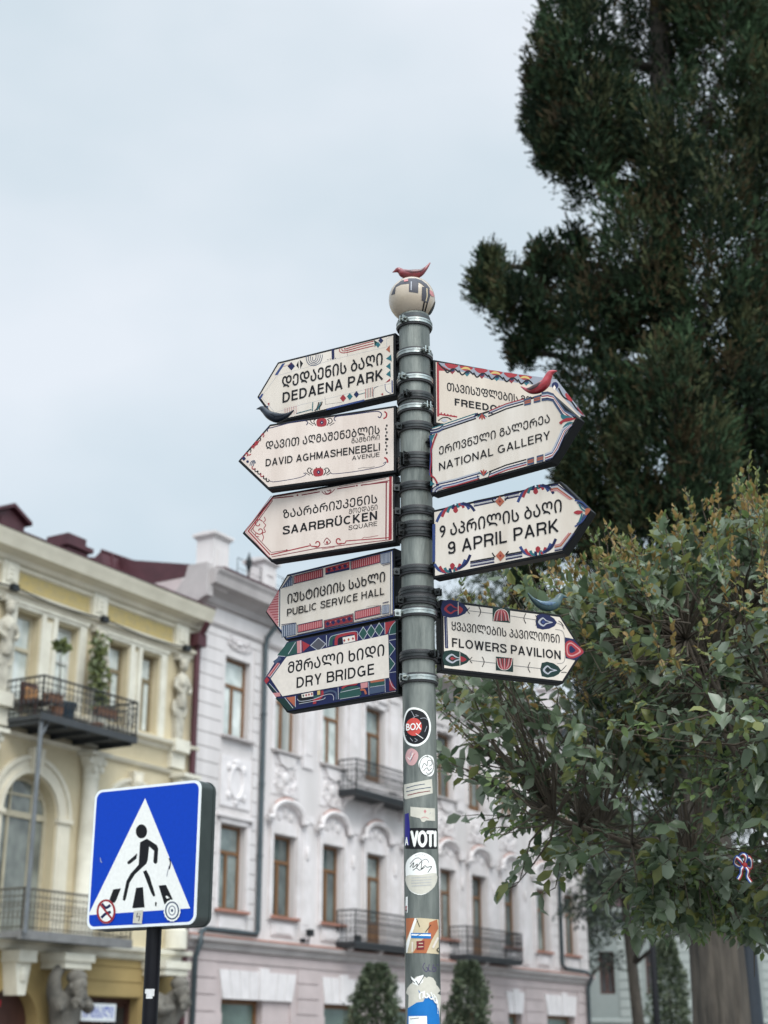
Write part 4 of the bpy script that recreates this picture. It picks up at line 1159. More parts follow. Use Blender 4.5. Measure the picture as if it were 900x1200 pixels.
# ------------------------------------------------------------------ pedestrian crossing sign
def crossing_sign():
    Y = 7.35
    a0 = at(237, 913, Y)
    b0 = at(112, 926, Y)
    # level top edge: walk the left corner out until it is as high as the right one
    r = ray(112, 926); t_ = (a0.z - CAMH) / r.z
    b0 = EYE + r * t_
    ex = Vector((a0.x - b0.x, a0.y - b0.y, 0)); W = ex.length; ex.normalize()
    phi = math.atan2(ex.y, ex.x)
    nr = Vector((math.sin(phi), -math.cos(phi), 0))
    def conv(px, py):
        rr = ray(px, py); tt = nr.dot(a0 - EYE) / nr.dot(rr); p = EYE + rr * tt
        return ((p - a0).dot(ex), p.z)
    zt = a0.z
    zb = (conv(99, 1090)[1] + conv(230, 1084)[1]) / 2
    H = zt - zb
    print("CROSSING", W, H, math.degrees(phi), zb)
    T_ = 0.125
    px_ = conv(171, 1095)[0]
    base = a0 + ex * px_ - nr * (T_ * 0.5); base.z = 0
    t = thing("crossing_sign", "blue square pedestrian crossing light box on a black post, at the kerb", "crossing sign", base, phi)
    x0, x1 = -W - px_, 0 - px_
    def rr_(x0, x1, z0, z1, r_, n=7):
        pts = []
        for cx, cz, a_ in ((x1 - r_, z1 - r_, 0), (x0 + r_, z1 - r_, 90), (x0 + r_, z0 + r_, 180), (x1 - r_, z0 + r_, 270)):
            for k in range(n + 1):
                w = R(a_ + 90 * k / n)
                pts.append((cx + r_ * math.cos(w), cz + r_ * math.sin(w)))
        return pts
    M_box = mat("dark_green_grey_plastic", (0.045, 0.058, 0.056), 0.32, 0, 0.25, 12)
    m_ = MB(); m_.prism_y(rr_(x0, x1, zb, zt, .045), -T_ / 2, T_ / 2)
    m_.build("light_box", M_box, t, bevel=0.008)
    m_ = MB(); m_.prism_y(rr_(x0 - .003, x1 + .003, zb - .003, zt + .003, .047), T_ * .5 - .028, T_ * .5 - .016); m_.build("seam", M_box, t)
    f_ = MB(); yf = -T_ / 2 - .004
    f_.prism_y(rr_(x0 + .002, x1 - .002, zb + .002, zt - .002, .044), yf, -T_ / 2 + .002)
    mats_ = [mat("white_acrylic", srgb(226, 230, 232), 0.3, 0, 0.06, 14)]
    art = Art(80, 880, 3.75, lambda x, y: (conv(x, y)[0] - px_, conv(x, y)[1]))
    ins = rr_(x0 + .015, x1 - .015, zb + .015, zt - .015, .036)
    art.items.append(("signblue", ins, [tuple(range(len(ins)))]))
    art.P("white", (340, 208), (538, 692), (90, 722))
    art.C("black", 324, 354, 25, 31, 24)
    art.P("black", (318, 402), (348, 386), (392, 414), (398, 430), (394, 490), (388, 497), (380, 494), (376, 486), (380, 440), (358, 420), (352, 478), (346, 496), (296, 542), (272, 580), (256, 650), (250, 660), (242, 655), (244, 640), (258, 572), (276, 540), (312, 500))
    art.P("black", (306, 450), (302, 474), (272, 498), (263, 497), (262, 488))
    art.P("black", (331, 530), (346, 524), (360, 552), (384, 630), (384, 638), (376, 640), (366, 622))
    art.P("black", (200, 609), (234, 604), (214, 655), (206, 668), (180, 664)); art.P("black", (301, 602), (331, 599), (338, 688), (284, 691)); art.P("black", (400, 592), (432, 589), (462, 652), (430, 682), (424, 670))
    art.P("white", (430, 640), (436, 636), (448, 646), (436, 650)); art.P("black", (385, 664), (392, 666), (390, 684), (384, 680)); art.S("black", 5, (446, 472), (452, 492), (446, 520)); art.S("grey", 3, (446, 505), (440, 530), (436, 552)); art.S("lgrey", 3, (144, 470), (146, 485), (151, 492))
    art_to_mb(art, f_, lambda u, v, o: (u, yf - o, v), mats_, step=0.00012)
    f_.build("sign_face", mats_, t)
    p_ = MB(); p_.tube([(0, 0, -.1), (0, 0, zb + .03)], .0375, 24); pass
    p_.lathe([(.10, 0), (.10, .012), (.05, .018)], 24, 0, 0)
    p_.build("post", mat("black_painted_post", (0.005, 0.005, 0.008), 0.4, 0, 0.3, 10, spec=.2), t, smooth=True, auto=35)
    # stickers pasted on the sign
    def st(label, fill):
        a = Art(80, 880, 3.75, lambda x, y: (conv(x, y)[0] - px_, conv(x, y)[1]))
        fill(a)
        mm = MB(); ml = []
        art_to_mb(a, mm, lambda u, v, o: (u, yf - o, v), ml, step=0.00012, base=.0045)
        o = mm.build("sticker", ml, None)
        c = Vector((sum(v[0] for v in mm.v) / len(mm.v), yf - .005, sum(v[2] for v in mm.v) / len(mm.v)))
        o.data.transform(Matrix.Translation(-c))
        M_ = Matrix.Translation(base) @ Matrix.Rotation(phi, 4, 'Z')
        o.location = M_ @ c; o.rotation_euler = (0, 0, phi)
        tag(o, label, "sticker", "stickers on the crossing sign")
    def a1(a):
        a.C("white", 171, 706, 41, 54, 30); a.ring("red", 171, 706, 37, 9, 49, 0, 360, 30); a.S("navy", 12, (152, 672), (170, 690), (190, 678)); a.S("navy", 12, (150, 734), (170, 716), (192, 708)); a.L("red", 9, (146, 674), (196, 738))
    st("round white sticker with a red crossed ring at the sign's lower left", a1)
    def a2(a):
        a.P("white", *[(461 + 36 * (1 + .05 * (k % 2)) * math.cos(2 * math.pi * k / 32), 702 + 47 * (1 + .05 * (k % 2)) * math.sin(2 * math.pi * k / 32)) for k in range(32)])
        a.ring("slate", 461, 702, 28, 6, 37); a.ring("grey", 461, 702, 14, 5, 20); a.C("slate", 461, 702, 5, 7)
    st("round white cog shaped sticker at the sign's lower right", a2)
    def a3(a):
        a.P("beige", (293, 704), (334, 700), (328, 760), (288, 757)); a.S("dgrey", 4, (310, 712), (306, 730), (318, 728), (314, 748)); a.L("grey", 3, (318, 712), (322, 722))
    st("small square white sticker on the lower rim between two round ones", a3)
    # scrap of paper on the post
    m2 = MB(); zc = at(176, 1163, Y).z
    for k in range(6):
        for j in range(4):
            a_ = R(-100 + k * 12); b_ = R(-100 + (k + 1) * 12)
            lo = zc - .022 + j * .011; 
            if (k, j) in ((0, 0), (5, 0), (0, 1)): continue
            m2.quad((.0385 * math.cos(a_), .0385 * math.sin(a_), lo), (.0385 * math.cos(b_), .0385 * math.sin(b_), lo), (.0385 * math.cos(b_), .0385 * math.sin(b_), lo + .011), (.0385 * math.cos(a_), .0385 * math.sin(a_), lo + .011))
    o = m2.build("sticker", mat("paper_scrap", (.7, .7, .7), .6, 0, .2, 60), None)
    o.location = base; o.rotation_euler = (0, 0, phi)
    tag(o, "torn white scrap of sticker on the black post of the crossing sign", "sticker")
crossing_sign()

# ------------------------------------------------------------------ house fronts
def house_empty(name, label, s0):
    return thing(name, label, "building", fp(s0, 0, 0), FRZ)

def wall_mesh(mb, x0, x1, z0, z1, holes, depth=0.3, m=0, arches=()):
    """front face at y=0 with rectangular holes (hx0,hx1,hz0,hz1) and reveals running inwards; arches lists indices with a round head"""
    xs = sorted({x0, x1, *[h[0] for h in holes], *[h[1] for h in holes]})
    zs = sorted({z0, z1, *[h[2] for h in holes], *[h[3] for h in holes]})
    for i in range(len(xs) - 1):
        for j in range(len(zs) - 1):
            cx, cz = (xs[i] + xs[i + 1]) / 2, (zs[j] + zs[j + 1]) / 2
            if any(h[0] < cx < h[1] and h[2] < cz < h[3] for h in holes): continue
            mb.quad((xs[i], 0, zs[j]), (xs[i + 1], 0, zs[j]), (xs[i + 1], 0, zs[j + 1]), (xs[i], 0, zs[j + 1]), m)
    for k, h in enumerate(holes):
        if k in arches:
            cx = (h[0] + h[1]) / 2; r = (h[1] - h[0]) / 2; zc = h[3] - r
            arc = [(cx + r * math.cos(math.pi * q / 20), zc + r * math.sin(math.pi * q / 20)) for q in range(21)]
            for q in range(20):
                (ax, az), (bx, bz) = arc[q], arc[q + 1]
                mb.quad((ax, 0, az), (bx, 0, bz), (bx, 0, h[3]), (ax, 0, h[3]), m) if abs(az - h[3]) > 1e-4 or abs(bz - h[3]) > 1e-4 else None
                mb.quad((ax, 0, az), (ax, depth, az), (bx, depth, bz), (bx, 0, bz), m)
            top = zc
        else:
            top = h[3]
            mb.quad((h[0], 0, h[3]), (h[1], 0, h[3]), (h[1], depth, h[3]), (h[0], depth, h[3]), m)
        mb.quad((h[0], 0, h[2]), (h[0], 0, top), (h[0], depth, top), (h[0], depth, h[2]), m)
        mb.quad((h[1], 0, h[2]), (h[1], depth, h[2]), (h[1], depth, top), (h[1], 0, top), m)
        mb.quad((h[0], 0, h[2]), (h[0], depth, h[2]), (h[1], depth, h[2]), (h[1], 0, h[2]), m)

def courses(mb, x0, x1, z0, z1, h, holes, proud=0.03, gap=0.03, m=0):
    z = z0
    while z < z1 - 0.1:
        zt = min(z + h, z1) - gap
        segs = [(x0, x1)]
        for (a, b, c, d) in holes:
            if c < zt and d > z:
                out = []
                for p, q in segs:
                    if b <= p or a >= q: out.append((p, q)); continue
                    if a - p > .05: out.append((p, a))
                    if q - b > .05: out.append((b, q))
                segs = out
        for p, q in segs:
            mb.box(p, q, -proud, -.002, z, zt, m)
        z += h

M_wood = mat("brown_window_wood", (0.20, 0.095, 0.035), 0.5, 0, 0.3, 4, streak=True)
M_glass_hi = mat("painted_sky_window_glass", (0.72, 0.76, 0.73), 0.06, 0, 0, 1.6, (0.42, 0.47, 0.45), spec=1.0, detail=2)  # pale base colour paints the sky's reflection into the upper panes
M_glass_mid = mat("mid_grey_window_glass", (0.30, 0.34, 0.32), 0.06, 0, 0, 1.1, (0.10, 0.125, 0.12), spec=1.0, detail=3)  # pane tone mottled between mid and dark grey, for variety
M_glass_cur = mat("lace_curtain_window_glass", (0.50, 0.51, 0.48), 0.08, 0, 0, 2.6, (0.24, 0.26, 0.25), spec=0.9, streak=True)
M_glass_lo = mat("dim_window_glass", (0.13, 0.16, 0.15), 0.06, 0, 0, 1.4, (0.06, 0.075, 0.075), spec=0.9, detail=2)
M_glass_gr = mat("greenish_shop_glass", (0.14, 0.20, 0.17), 0.08, 0, 0.4, 1.2, spec=0.8)
M_lilac = mat("lilac_grey_plaster", (0.69, 0.65, 0.645), 0.85, 0, 0, 1.1, (0.54, 0.505, 0.495), 0.15, 25, streak=True)
M_lilac_trim = mat("pale_stucco", (0.74, 0.695, 0.695), 0.8, 0, 0, 1.8, (0.58, 0.54, 0.53), 0.12, 25)
M_mauve = mat("mauve_plaster", (0.53, 0.45, 0.445), 0.85, 0, 0, 1.0, (0.43, 0.365, 0.36), 0.15, 25)
M_whitest = mat("white_stucco", (0.74, 0.70, 0.70), 0.8, 0, 0.15, 2, bump=0.1, bscale=25)
M_greyst = mat("weathered_grey_stucco", (0.50, 0.46, 0.45), 0.85, 0, 0, 0.7, (0.35, 0.32, 0.315), 0.15, 20)
M_terra = mat("terracotta_flashing", (0.42, 0.20, 0.15), 0.7, 0, 0.3, 3)
M_maroon = mat("maroon_sheet_metal", (0.085, 0.026, 0.034), 0.5, 0.2, 0.35, 2)
M_pipe = mat("slate_painted_pipe", (0.055, 0.075, 0.085), 0.45, 0.2, 0.3, 3)
M_iron = mat("wrought_iron", (0.03, 0.034, 0.038), 0.5, 0.5, 0.3, 10)
M_slab = mat("balcony_slab", (0.045, 0.05, 0.055), 0.7, 0, 0.3, 4)
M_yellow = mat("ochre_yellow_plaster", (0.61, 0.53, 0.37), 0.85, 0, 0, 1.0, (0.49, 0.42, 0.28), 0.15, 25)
M_cream = mat("cream_stucco", (0.72, 0.67, 0.55), 0.8, 0, 0, 1.2, (0.58, 0.535, 0.43), 0.15, 22)
M_creamw = mat("pale_cream_stucco", (0.72, 0.69, 0.59), 0.8, 0, 0, 2.0, (0.57, 0.54, 0.45), 0.2, 14)
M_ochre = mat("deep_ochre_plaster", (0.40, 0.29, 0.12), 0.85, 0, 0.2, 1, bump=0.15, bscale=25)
M_stone = mat("grimy_carved_stone", (0.19, 0.175, 0.15), 0.9, 0, 0, 3, (0.085, 0.08, 0.07), 0.5, 9)
M_brownw = mat("dark_brown_wood", (0.075, 0.03, 0.022), 0.5, 0, 0.3, 4)

def window(parent, x0, x1, z0, z1, y, glass, frame=M_wood, name="window", transom=0.66, mull=True, sill=None, fw=0.085, panel=0.0):
    w = MB()
    w.box(x0, x1, y, y + .08, z0, z0 + fw); w.box(x0, x1, y, y + .08, z1 - fw, z1)
    w.box(x0, x0 + fw, y, y + .08, z0 + fw, z1 - fw); w.box(x1 - fw, x1, y, y + .08, z0 + fw, z1 - fw)
    zt = z0 + (z1 - z0) * transom
    zl = z0 + fw
    if panel > 0:
        w.box(x0 + fw, x1 - fw, y + .02, y + .07, z0 + fw, z0 + panel); zl = z0 + panel
        w.box(x0 + fw + .07, (x0 + x1) / 2 - .06, y + .008, y + .02, z0 + fw + .1, z0 + panel - .08); w.box((x0 + x1) / 2 + .06, x1 - fw - .07, y + .008, y + .02, z0 + fw + .1, z0 + panel - .08)
    if transom > 0:
        w.box(x0 + fw, x1 - fw, y - .005, y + .07, zt - .045, zt + .045)
    if mull:
        xc = (x0 + x1) / 2
        w.box(xc - .055, xc + .055, y + .003, y + .07, zl, (zt - .045) if transom > 0 else z1 - fw)
    o = w.build(name, frame, parent)
    p = MB(); p.box(x0 + fw * .8, x1 - fw * .8, y + .045, y + .055, zl - .01, z1 - fw * .8)
    p.build("pane", glass, o)
    if sill:
        s_ = MB(); s_.box(x0 - .12, x1 + .12, -.16, y, z0 - .07, z0); s_.build("sill", sill, o)
    return o

def railing_mesh(mb, pts, z0, z1, step=0.13, curls=True):
    """iron railing along a polyline of (x, y)"""
    for (a, b) in zip(pts[:-1], pts[1:]):
        L_ = math.hypot(b[0] - a[0], b[1] - a[1]); n = max(2, int(L_ / step))
        for zz, r_ in ((z1, .026), (z0 + .08, .016), (z1 - .16, .014)):
            mb.tube([(a[0], a[1], zz), (b[0], b[1], zz)], r_, 6)
        for k in range(n + 1):
            t = k / n; x, y = a[0] + (b[0] - a[0]) * t, a[1] + (b[1] - a[1]) * t
            mb.tube([(x, y, z0), (x, y, z1)], .026 if k in (0, n) else .011, 5)
            if curls and k < n:
                cx, cy = a[0] + (b[0] - a[0]) * (t + .5 / n), a[1] + (b[1] - a[1]) * (t + .5 / n)
                ux, uy = (b[0] - a[0]) / L_, (b[1] - a[1]) / L_
                for zc, r_ in ((z0 + (z1 - z0) * .38, .055), (z0 + (z1 - z0) * .62, .045)):
                    mb.tube([(cx + ux * r_ * math.cos(w), cy + uy * r_ * math.cos(w), zc + r_ * 1.4 * math.sin(w)) for w in [math.pi * 2 * q / 8 for q in range(9)]], .010, 4)

# ----------------------------------------------------------- lilac house
LS = 31.9
lil = house_empty("lilac_house", "pale lilac grey three storey house with brown windows and stucco ornament", LS)
def lx(s_): return s_ - LS
XL, XR = 0.0, lx(57.95)
cols = [33.88, 36.35, 38.91, 41.43, 43.95, 46.15, 48.48, 51.0, 53.72, 56.35]
WW = 0.60
holes = []
doors_up, doors_lo = {3, 6}, {3, 6}
for i, c in enumerate(cols):
    x = lx(c)
    holes.append((x - WW, x + WW, 9.35 if i in doors_up else 10.0, 12.28))
    holes.append((x - WW, x + WW, 4.72 if i in doors_lo else 5.3, 7.58))
gnd = [(33.62, 36.88, 0.2, 3.02), (38.6, 40.55, 0.9, 3.02), (42.6, 44.4, .9, 3.02), (46.6, 48.4, 0.9, 3.02), (50.65, 51.75, 0.9, 3.02), (53.9, 56.4, 0.9, 3.02)]
gh = [(lx(a), lx(b), c, d) for a, b, c, d in gnd]
w_ = MB()
wall_mesh(w_, XL, XR, 4.5, 14.3, holes, 0.32, 0)
wall_mesh(w_, XL, XR, 0, 4.5, gh, 0.45, 1)
w_.box(XL, XR, .6, 14, 0, 14.3, 2)
w_.quad((XL, 0, 0), (XL, .6, 0), (XL, .6, 14.3), (XL, 0, 14.3), 0); w_.quad((XR, 0, 0), (XR, .6, 0), (XR, .6, 14.3), (XR, 0, 14.3), 0)
courses(w_, XL + .02, lx(34.95), 4.75, 13.2, .40, [(h[0] - .16, h[1] + .16, h[2] - .4, h[3] + .14) for h in holes] + [(lx(33.1), lx(34.7), 8.0, 9.5)], .03, .035, 0)
courses(w_, lx(54.7), XR - .02, 4.75, 13.2, .40, [(h[0] - .12, h[1] + .12, h[2] - .3, h[3] + .14) for h in holes], .03, .035, 0)
vous_h = [(h[0] - .3, h[1] + .3, h[3] - .01, 3.78) for h in gh]
courses(w_, XL + .02, XR - .02, .6, 4.2, .42, gh + vous_h, .035, .04, 1)
w_.build("wall", [M_lilac, M_mauve, M_mauve], lil)
# cornice, frieze, string course
c_ = MB()
c_.prism_x([(0, 13.55), (-.12, 13.6), (-.16, 13.78), (-.40, 13.92), (-.62, 13.98), (-.66, 14.22), (-.74, 14.34), (-.74, 14.40), (.3, 14.40), (.3, 13.55)], XL - .05, XR + .3)
c_.prism_x([(0, 12.95), (-.06, 12.98), (-.10, 13.06), (-.06, 13.1), (0, 13.12), (.05, 13.05)], XL - .02, XR + .1)
c_.build("cornice", M_greyst, lil)
r_ = MB(); r_.prism_x([(-.76, 14.401), (-.76, 14.46), (7, 16.2), (7, 14.401)], XL + .2, XR + .3); r_.build("roof", M_maroon, lil)
s_ = MB(); s_.prism_x([(-.0, 4.22), (-.10, 4.26), (-.14, 4.40), (-.26, 4.44), (-.28, 4.54), (-.05, 4.60), (.1, 4.60), (.1, 4.22)], XL - .02, XR + .05); s_.build("string_course", M_greyst, lil)
s_ = MB(); s_.prism_x([(-.285, 4.545), (-.285, 4.565), (-.04, 4.625), (-.04, 4.605)], XL, XR); s_.build("flashing", M_terra, lil)
# attic pedestals and the raking end wall
for (a, b, z0, z1) in ((31.98, 32.68, 13.9, 15.55), (34.40, 35.05, 14.42, 15.45), (42.6, 43.7, 14.42, 15.62), (47.4, 48.5, 14.42, 15.62), (54.5, 55.5, 14.42, 15.62)):
    p_ = MB(); x0, x1 = lx(a), lx(b)
    y0 = -.42
    p_.box(x0, x1, y0, y0 + .62, z0, z1 - .16); p_.box(x0 - .05, x1 + .05, y0 - .05, y0 + .67, z1 - .16, z1 - .10); p_.box(x0 - .10, x1 + .10, y0 - .10, y0 + .72, z1 - .10, z1 - .02)
    p_.prism_x([(y0 - .10, z1 - .02), (y0 + .31, z1 + .02), (y0 + .72, z1 - .02)], x0 - .10, x1 + .10)
    p_.box(x0 + .16, x1 - .16, y0 - .03, y0, z0 + .55, z1 - .5)
    p_.build("pedestal", M_lilac, lil)
p_ = MB(); p_.prism_x([(-.46, 13.6), (-.46, 14.35), (-.44, 14.55), (.24, 14.55), (.34, 14.2), (.6, 13.9), (1.0, 13.7), (1.0, 13.0)], XL - .22, XL + .06); p_.build("gable_end", M_greyst, lil)
p_ = MB(); p_.prism_y([(lx(32.7), 14.42), (lx(32.7), 14.95), (lx(32.9), 14.70), (lx(33.2), 14.52), (lx(33.5), 14.42)], -.3, .0); p_.build("scroll_buttress", M_lilac_trim, lil)
# thin rail on the roof edge
rl = MB()
for k in range(9):
    x = lx(33.2) + k * 1.15; rl.tube([(x, -.35, 14.42), (x, -.35, 15.1)], .012, 5)
rl.tube([(lx(33.2), -.35, 15.1), (lx(42.4), -.35, 15.1)], .012, 5); rl.tube([(lx(33.2), -.35, 14.8), (lx(42.4), -.35, 14.8)], .009, 5)
rl.build("roof_rail", M_iron, lil)
fd = MB()   # small finial on the rail
fd.lathe([(.02, 14.42), (.05, 14.5), (.03, 14.8), (.08, 15.0), (.1, 15.15), (.04, 15.3), (.01, 15.42)], 10, lx(33.75), -.35); fd.build("finial", M_iron, lil)

for i, c in enumerate(cols):
    x = lx(c)
    up_d, lo_d = i in doors_up, i in doors_lo
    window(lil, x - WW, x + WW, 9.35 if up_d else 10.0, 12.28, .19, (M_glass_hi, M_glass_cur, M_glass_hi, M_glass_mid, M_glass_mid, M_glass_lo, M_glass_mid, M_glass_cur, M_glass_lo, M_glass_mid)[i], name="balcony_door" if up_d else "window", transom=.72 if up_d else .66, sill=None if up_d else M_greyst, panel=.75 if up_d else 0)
    window(lil, x - WW, x + WW, 4.72 if lo_d else 5.3, 7.58, .19, (M_glass_mid, M_glass_lo, M_glass_lo, M_glass_mid, M_glass_lo, M_glass_mid, M_glass_lo, M_glass_lo, M_glass_mid, M_glass_lo)[i], name="balcony_door" if lo_d else "window", transom=.75 if lo_d else .68, sill=None if lo_d else M_terra, panel=.8 if lo_d else 0)
def ornament(mb, cx, cz, w, h, d=.04):
    """scrolls and shell in stucco relief"""
    for s_ in (-1, 1):
        for (rx, rz, r) in ((.26, .10, .15), (.36, -.22, .10), (.14, -.30, .09)):
            mb.tube([(cx + s_ * (rx * w + r * w * (1 - q / 14) * math.cos(q * .62)), -.03, cz + rz * h + r * h * (1 - q / 14) * math.sin(q * .62)) for q in range(13)], .032, 5)
        mb.tube([(cx + s_ * w * .46, -.02, cz + h * .42), (cx + s_ * w * .30, -.04, cz + h * .30), (cx + s_ * w * .42, -.03, cz), (cx + s_ * w * .30, -.03, cz - h * .4), (cx, -.03, cz - h * .46)], .026, 5)
    mb.ball((cx, -.02, cz + .02 * h), .15 * w, .07, .20 * h, 10)
    for q in range(5):
        a = math.pi * (q + .5) / 5
        mb.ball((cx + .22 * w * math.cos(a), -.02, cz + .22 * h * math.sin(a) + .06 * h), .055 * w, .05, .08 * h, 8)
for i, c in enumerate(cols):
    x = lx(c)
    if 0 < i < 9:
        # curved hood over the first floor windows
        h_ = MB()
        arcp = [(x + .78 * math.cos(math.pi * (1 - q / 12)), 8.02 + .52 * math.sin(math.pi * q / 12) ** .8) for q in range(13)]
        h_.tube([(x - 1.0, -.14, 8.0)] + [(p[0], -.16, p[1]) for p in arcp] + [(x + 1.0, -.14, 8.0)], .085, 6)
        h_.poly([(p[0], -.03, p[1]) for p in arcp] + [(x + .78, -.03, 7.9), (x - .78, -.03, 7.9)])
        h_.box(x - .62, x + .62, -.06, -.002, 7.60, 7.92)
        h_.box(x - .76, x - .62, -.10, -.002, 4.9 if i in doors_lo else 5.2, 7.9); h_.box(x + .62, x + .76, -.10, -.002, 4.9 if i in doors_lo else 5.2, 7.9)
        for s_ in (-1, 1): h_.ball((x + s_ * .3, -.03, 8.12), .14, .06, .14, 8)
        h_.ball((x, -.03, 8.25), .14, .07, .18, 8)
        h_.build("window_hood", M_lilac_trim, lil)
        t_ = MB(); t_.tube([(p[0], -.16, p[1] + .075) for p in arcp[2:8]], .045, 5); t_.build("hood_flashing", M_terra, lil)
        o_ = MB(); ornament(o_, x, 9.22, 1.3, 1.0); o_.box(x - .72, x + .72, -.025, -.002, 8.72, 9.86); o_.build("relief_panel", M_lilac_trim, lil)
        if i not in doors_up:
            a_ = MB(); a_.prism_y([(x - .5, 9.9), (x - .34, 9.62), (x, 9.52), (x + .34, 9.62), (x + .5, 9.9)], -.10, -.002); a_.build("sill_apron", M_lilac_trim, lil)
        u_ = MB(); u_.box(x - .78, x - .63, -.05, -.002, 10.0, 12.4); u_.box(x + .63, x + .78, -.05, -.002, 10.0, 12.4); u_.box(x - .78, x + .78, -.05, -.002, 12.30, 12.52); u_.box(x - .75, x + .75, -.12, -.002, 12.52, 12.62); u_.ball((x, -.04, 12.42), .2, .07, .14, 8); u_.build("window_surround", M_lilac_trim, lil)
        if i not in doors_lo:
            b_ = MB(); b_.box(x - .55, x + .55, -.05, -.002, 4.78, 5.12); b_.box(x - .42, x + .42, -.075, -.05, 4.84, 5.05); b_.build("sill_apron", M_lilac_trim, lil)
    else:
        b_ = MB(); b_.box(x - .76, x - .63, -.055, -.002, 5.3, 7.75); b_.box(x + .63, x + .76, -.055, -.002, 5.3, 7.75); b_.box(x - .76, x + .76, -.055, -.002, 7.60, 7.75); b_.box(x - .84, x + .84, -.13, -.002, 7.75, 7.84); b_.build("window_surround", M_lilac_trim, lil)
        b_ = MB(); b_.box(x - .55, x + .55, -.06, -.002, 4.82, 5.12); b_.build("sill_apron", M_lilac_trim, lil)
        if i == 0:
            o_ = MB(); o_.box(x - .68, x + .72, -.045, -.002, 8.06, 9.45)
            o_.tube([(x + .02 + .32 * math.cos(q), -.05, 8.76 + .46 * math.sin(q)) for q in [math.pi * 2 * z / 16 for z in range(17)]], .07, 6)
            for q in range(4): o_.ball((x + .02 + .5 * math.cos(R(45 + 90 * q)), -.06, 8.76 + .55 * math.sin(R(45 + 90 * q))), .1, .06, .12, 8)
            o_.ball((x + .02, -.06, 9.3), .2, .06, .1, 8); o_.ball((x + .02, -.05, 8.2), .14, .06, .1, 8)
            o_.build("relief_panel", M_whitest, lil)
            o2 = MB(); ornament(o2, x, 12.9 - .18, 1.2, .42); o2.build("frieze_relief", M_lilac_trim, lil)
for c in (37.5, 40.05, 42.6, 44.95, 47.2, 49.6, 52.2):     # flat pilasters of the middle part
    x = lx(c); p_ = MB()
    for z0, z1 in ((4.75, 8.3), (9.7, 12.9)):
        p_.box(x - .28, x + .28, -.05, -.002, z0, z1); p_.box(x - .17, x + .17, -.065, -.05, z0 + .4, z1 - .5); p_.box(x - .33, x + .33, -.09, -.002, z1 - .22, z1)
    p_.ball((x, -.09, 7.2), .1, .05, .22, 8)
    p_.build("pilaster", M_lilac_trim, lil)
for (a, b, c, d), (va, vb) in zip(gh, ((33.42, 37.08), (38.42, 40.75), (42.4, 44.6), (46.4, 48.6), (50.45, 51.95), (53.68, 56.6))):
    v_ = MB(); n = max(3, int((vb - va) / .42)); x0, x1 = lx(va), lx(vb)
    for k in range(n):
        t0, t1 = k / n, (k + 1) / n
        kb = k == n // 2
        v_.prism_y([(a + (b - a) * t0 + .012, d), (a + (b - a) * t1 - .012, d), (x0 + (x1 - x0) * t1 - .012, d + (.84 if kb else .74)), (x0 + (x1 - x0) * t0 + .012, d + (.84 if kb else .74))], -.08 if kb else -.055, -.002)
    v_.build("flat_arch", M_whitest, lil)
    wd = b - a
    if wd > 3:
        window(lil, a, a + wd * .6, c, d, .25, M_glass_gr, name="shop_window", transom=0, mull=False, fw=.12)
        q_ = MB(); q_.box(a + wd * .6 + .005, b, .05, .5, c, d); q_.build("door_jamb", M_mauve, lil)
    else:
        window(lil, a, b, c, d, .25, M_glass_gr, name="shop_window", transom=0, mull=False, fw=.12)
def downpipe(pts, r=.075):
    d_ = MB(); d_.tube(pts, r, 10)
    for p, q in zip(pts[:-1], pts[1:]):
        if abs(p[2] - q[2]) > 2:
            n = int(abs(p[2] - q[2]) / 1.8)
            for k in range(1, n): d_.lathe([(r, -.04), (r + .02, -.03), (r + .02, .03), (r, .04)], 10, 0, 0) if False else d_.tube([(p[0], p[1], p[2] + (q[2] - p[2]) * k / n - .03), (p[0], p[1], p[2] + (q[2] - p[2]) * k / n + .03)], r + .018, 10)
    d_.build("downpipe", M_pipe, lil, smooth=True, auto=40)
downpipe([(lx(35.25), -.75, 14.2), (lx(35.2), -.72, 13.9), (lx(35.1), -.12, 13.2), (lx(35.03), -.12, 12.9), (lx(35.03), -.12, 4.85), (lx(34.9), -.16, 4.72), (lx(32.55), -.20, 4.72), (lx(32.30), -.24, 4.6), (lx(32.22), -.32, 4.35), (lx(32.22), -.16, 4.0), (lx(32.22), -.13, 0)])
downpipe([(lx(55.2), -.75, 14.2), (lx(55.2), -.12, 13.0), (lx(55.2), -.12, 4.9), (lx(55.4), -.16, 4.75), (lx(57.3), -.2, 4.70), (lx(57.5), -.32, 4.5), (lx(57.5), -.14, 4.1), (lx(57.5), -.12, 0)])
def balcony(x0, x1, z, d, parent=lil):
    s_ = MB(); s_.box(x0, x1, -d, -.002, z - .16, z); s_.box(x0 - .04, x1 + .04, -d - .04, -.002, z - .06, z + .02)
    for q in range(3):
        xx = x0 + .3 + (x1 - x0 - .6) * q / 2
        s_.prism_x([(-.002, z - .5), (-.10, z - .46), (-.2, z - .3), (-d * .6, z - .2), (-d * .6, z - .16), (-.002, z - .16)], xx - .06, xx + .06, 1)
    o = s_.build("balcony", [M_slab, M_lilac_trim], parent)
    r_ = MB(); railing_mesh(r_, [(x0, -.05), (x0, -d), (x1, -d), (x1, -.05)], z + .02, z + .92); r_.build("railing", M_iron, o)
    return o
balcony(lx(38.66 + .55), lx(43.3), 9.3, .68)
balcony(lx(38.66 + .55), lx(43.3), 4.78, .68)
balcony(lx(46.3), lx(50.5), 4.78, .68)
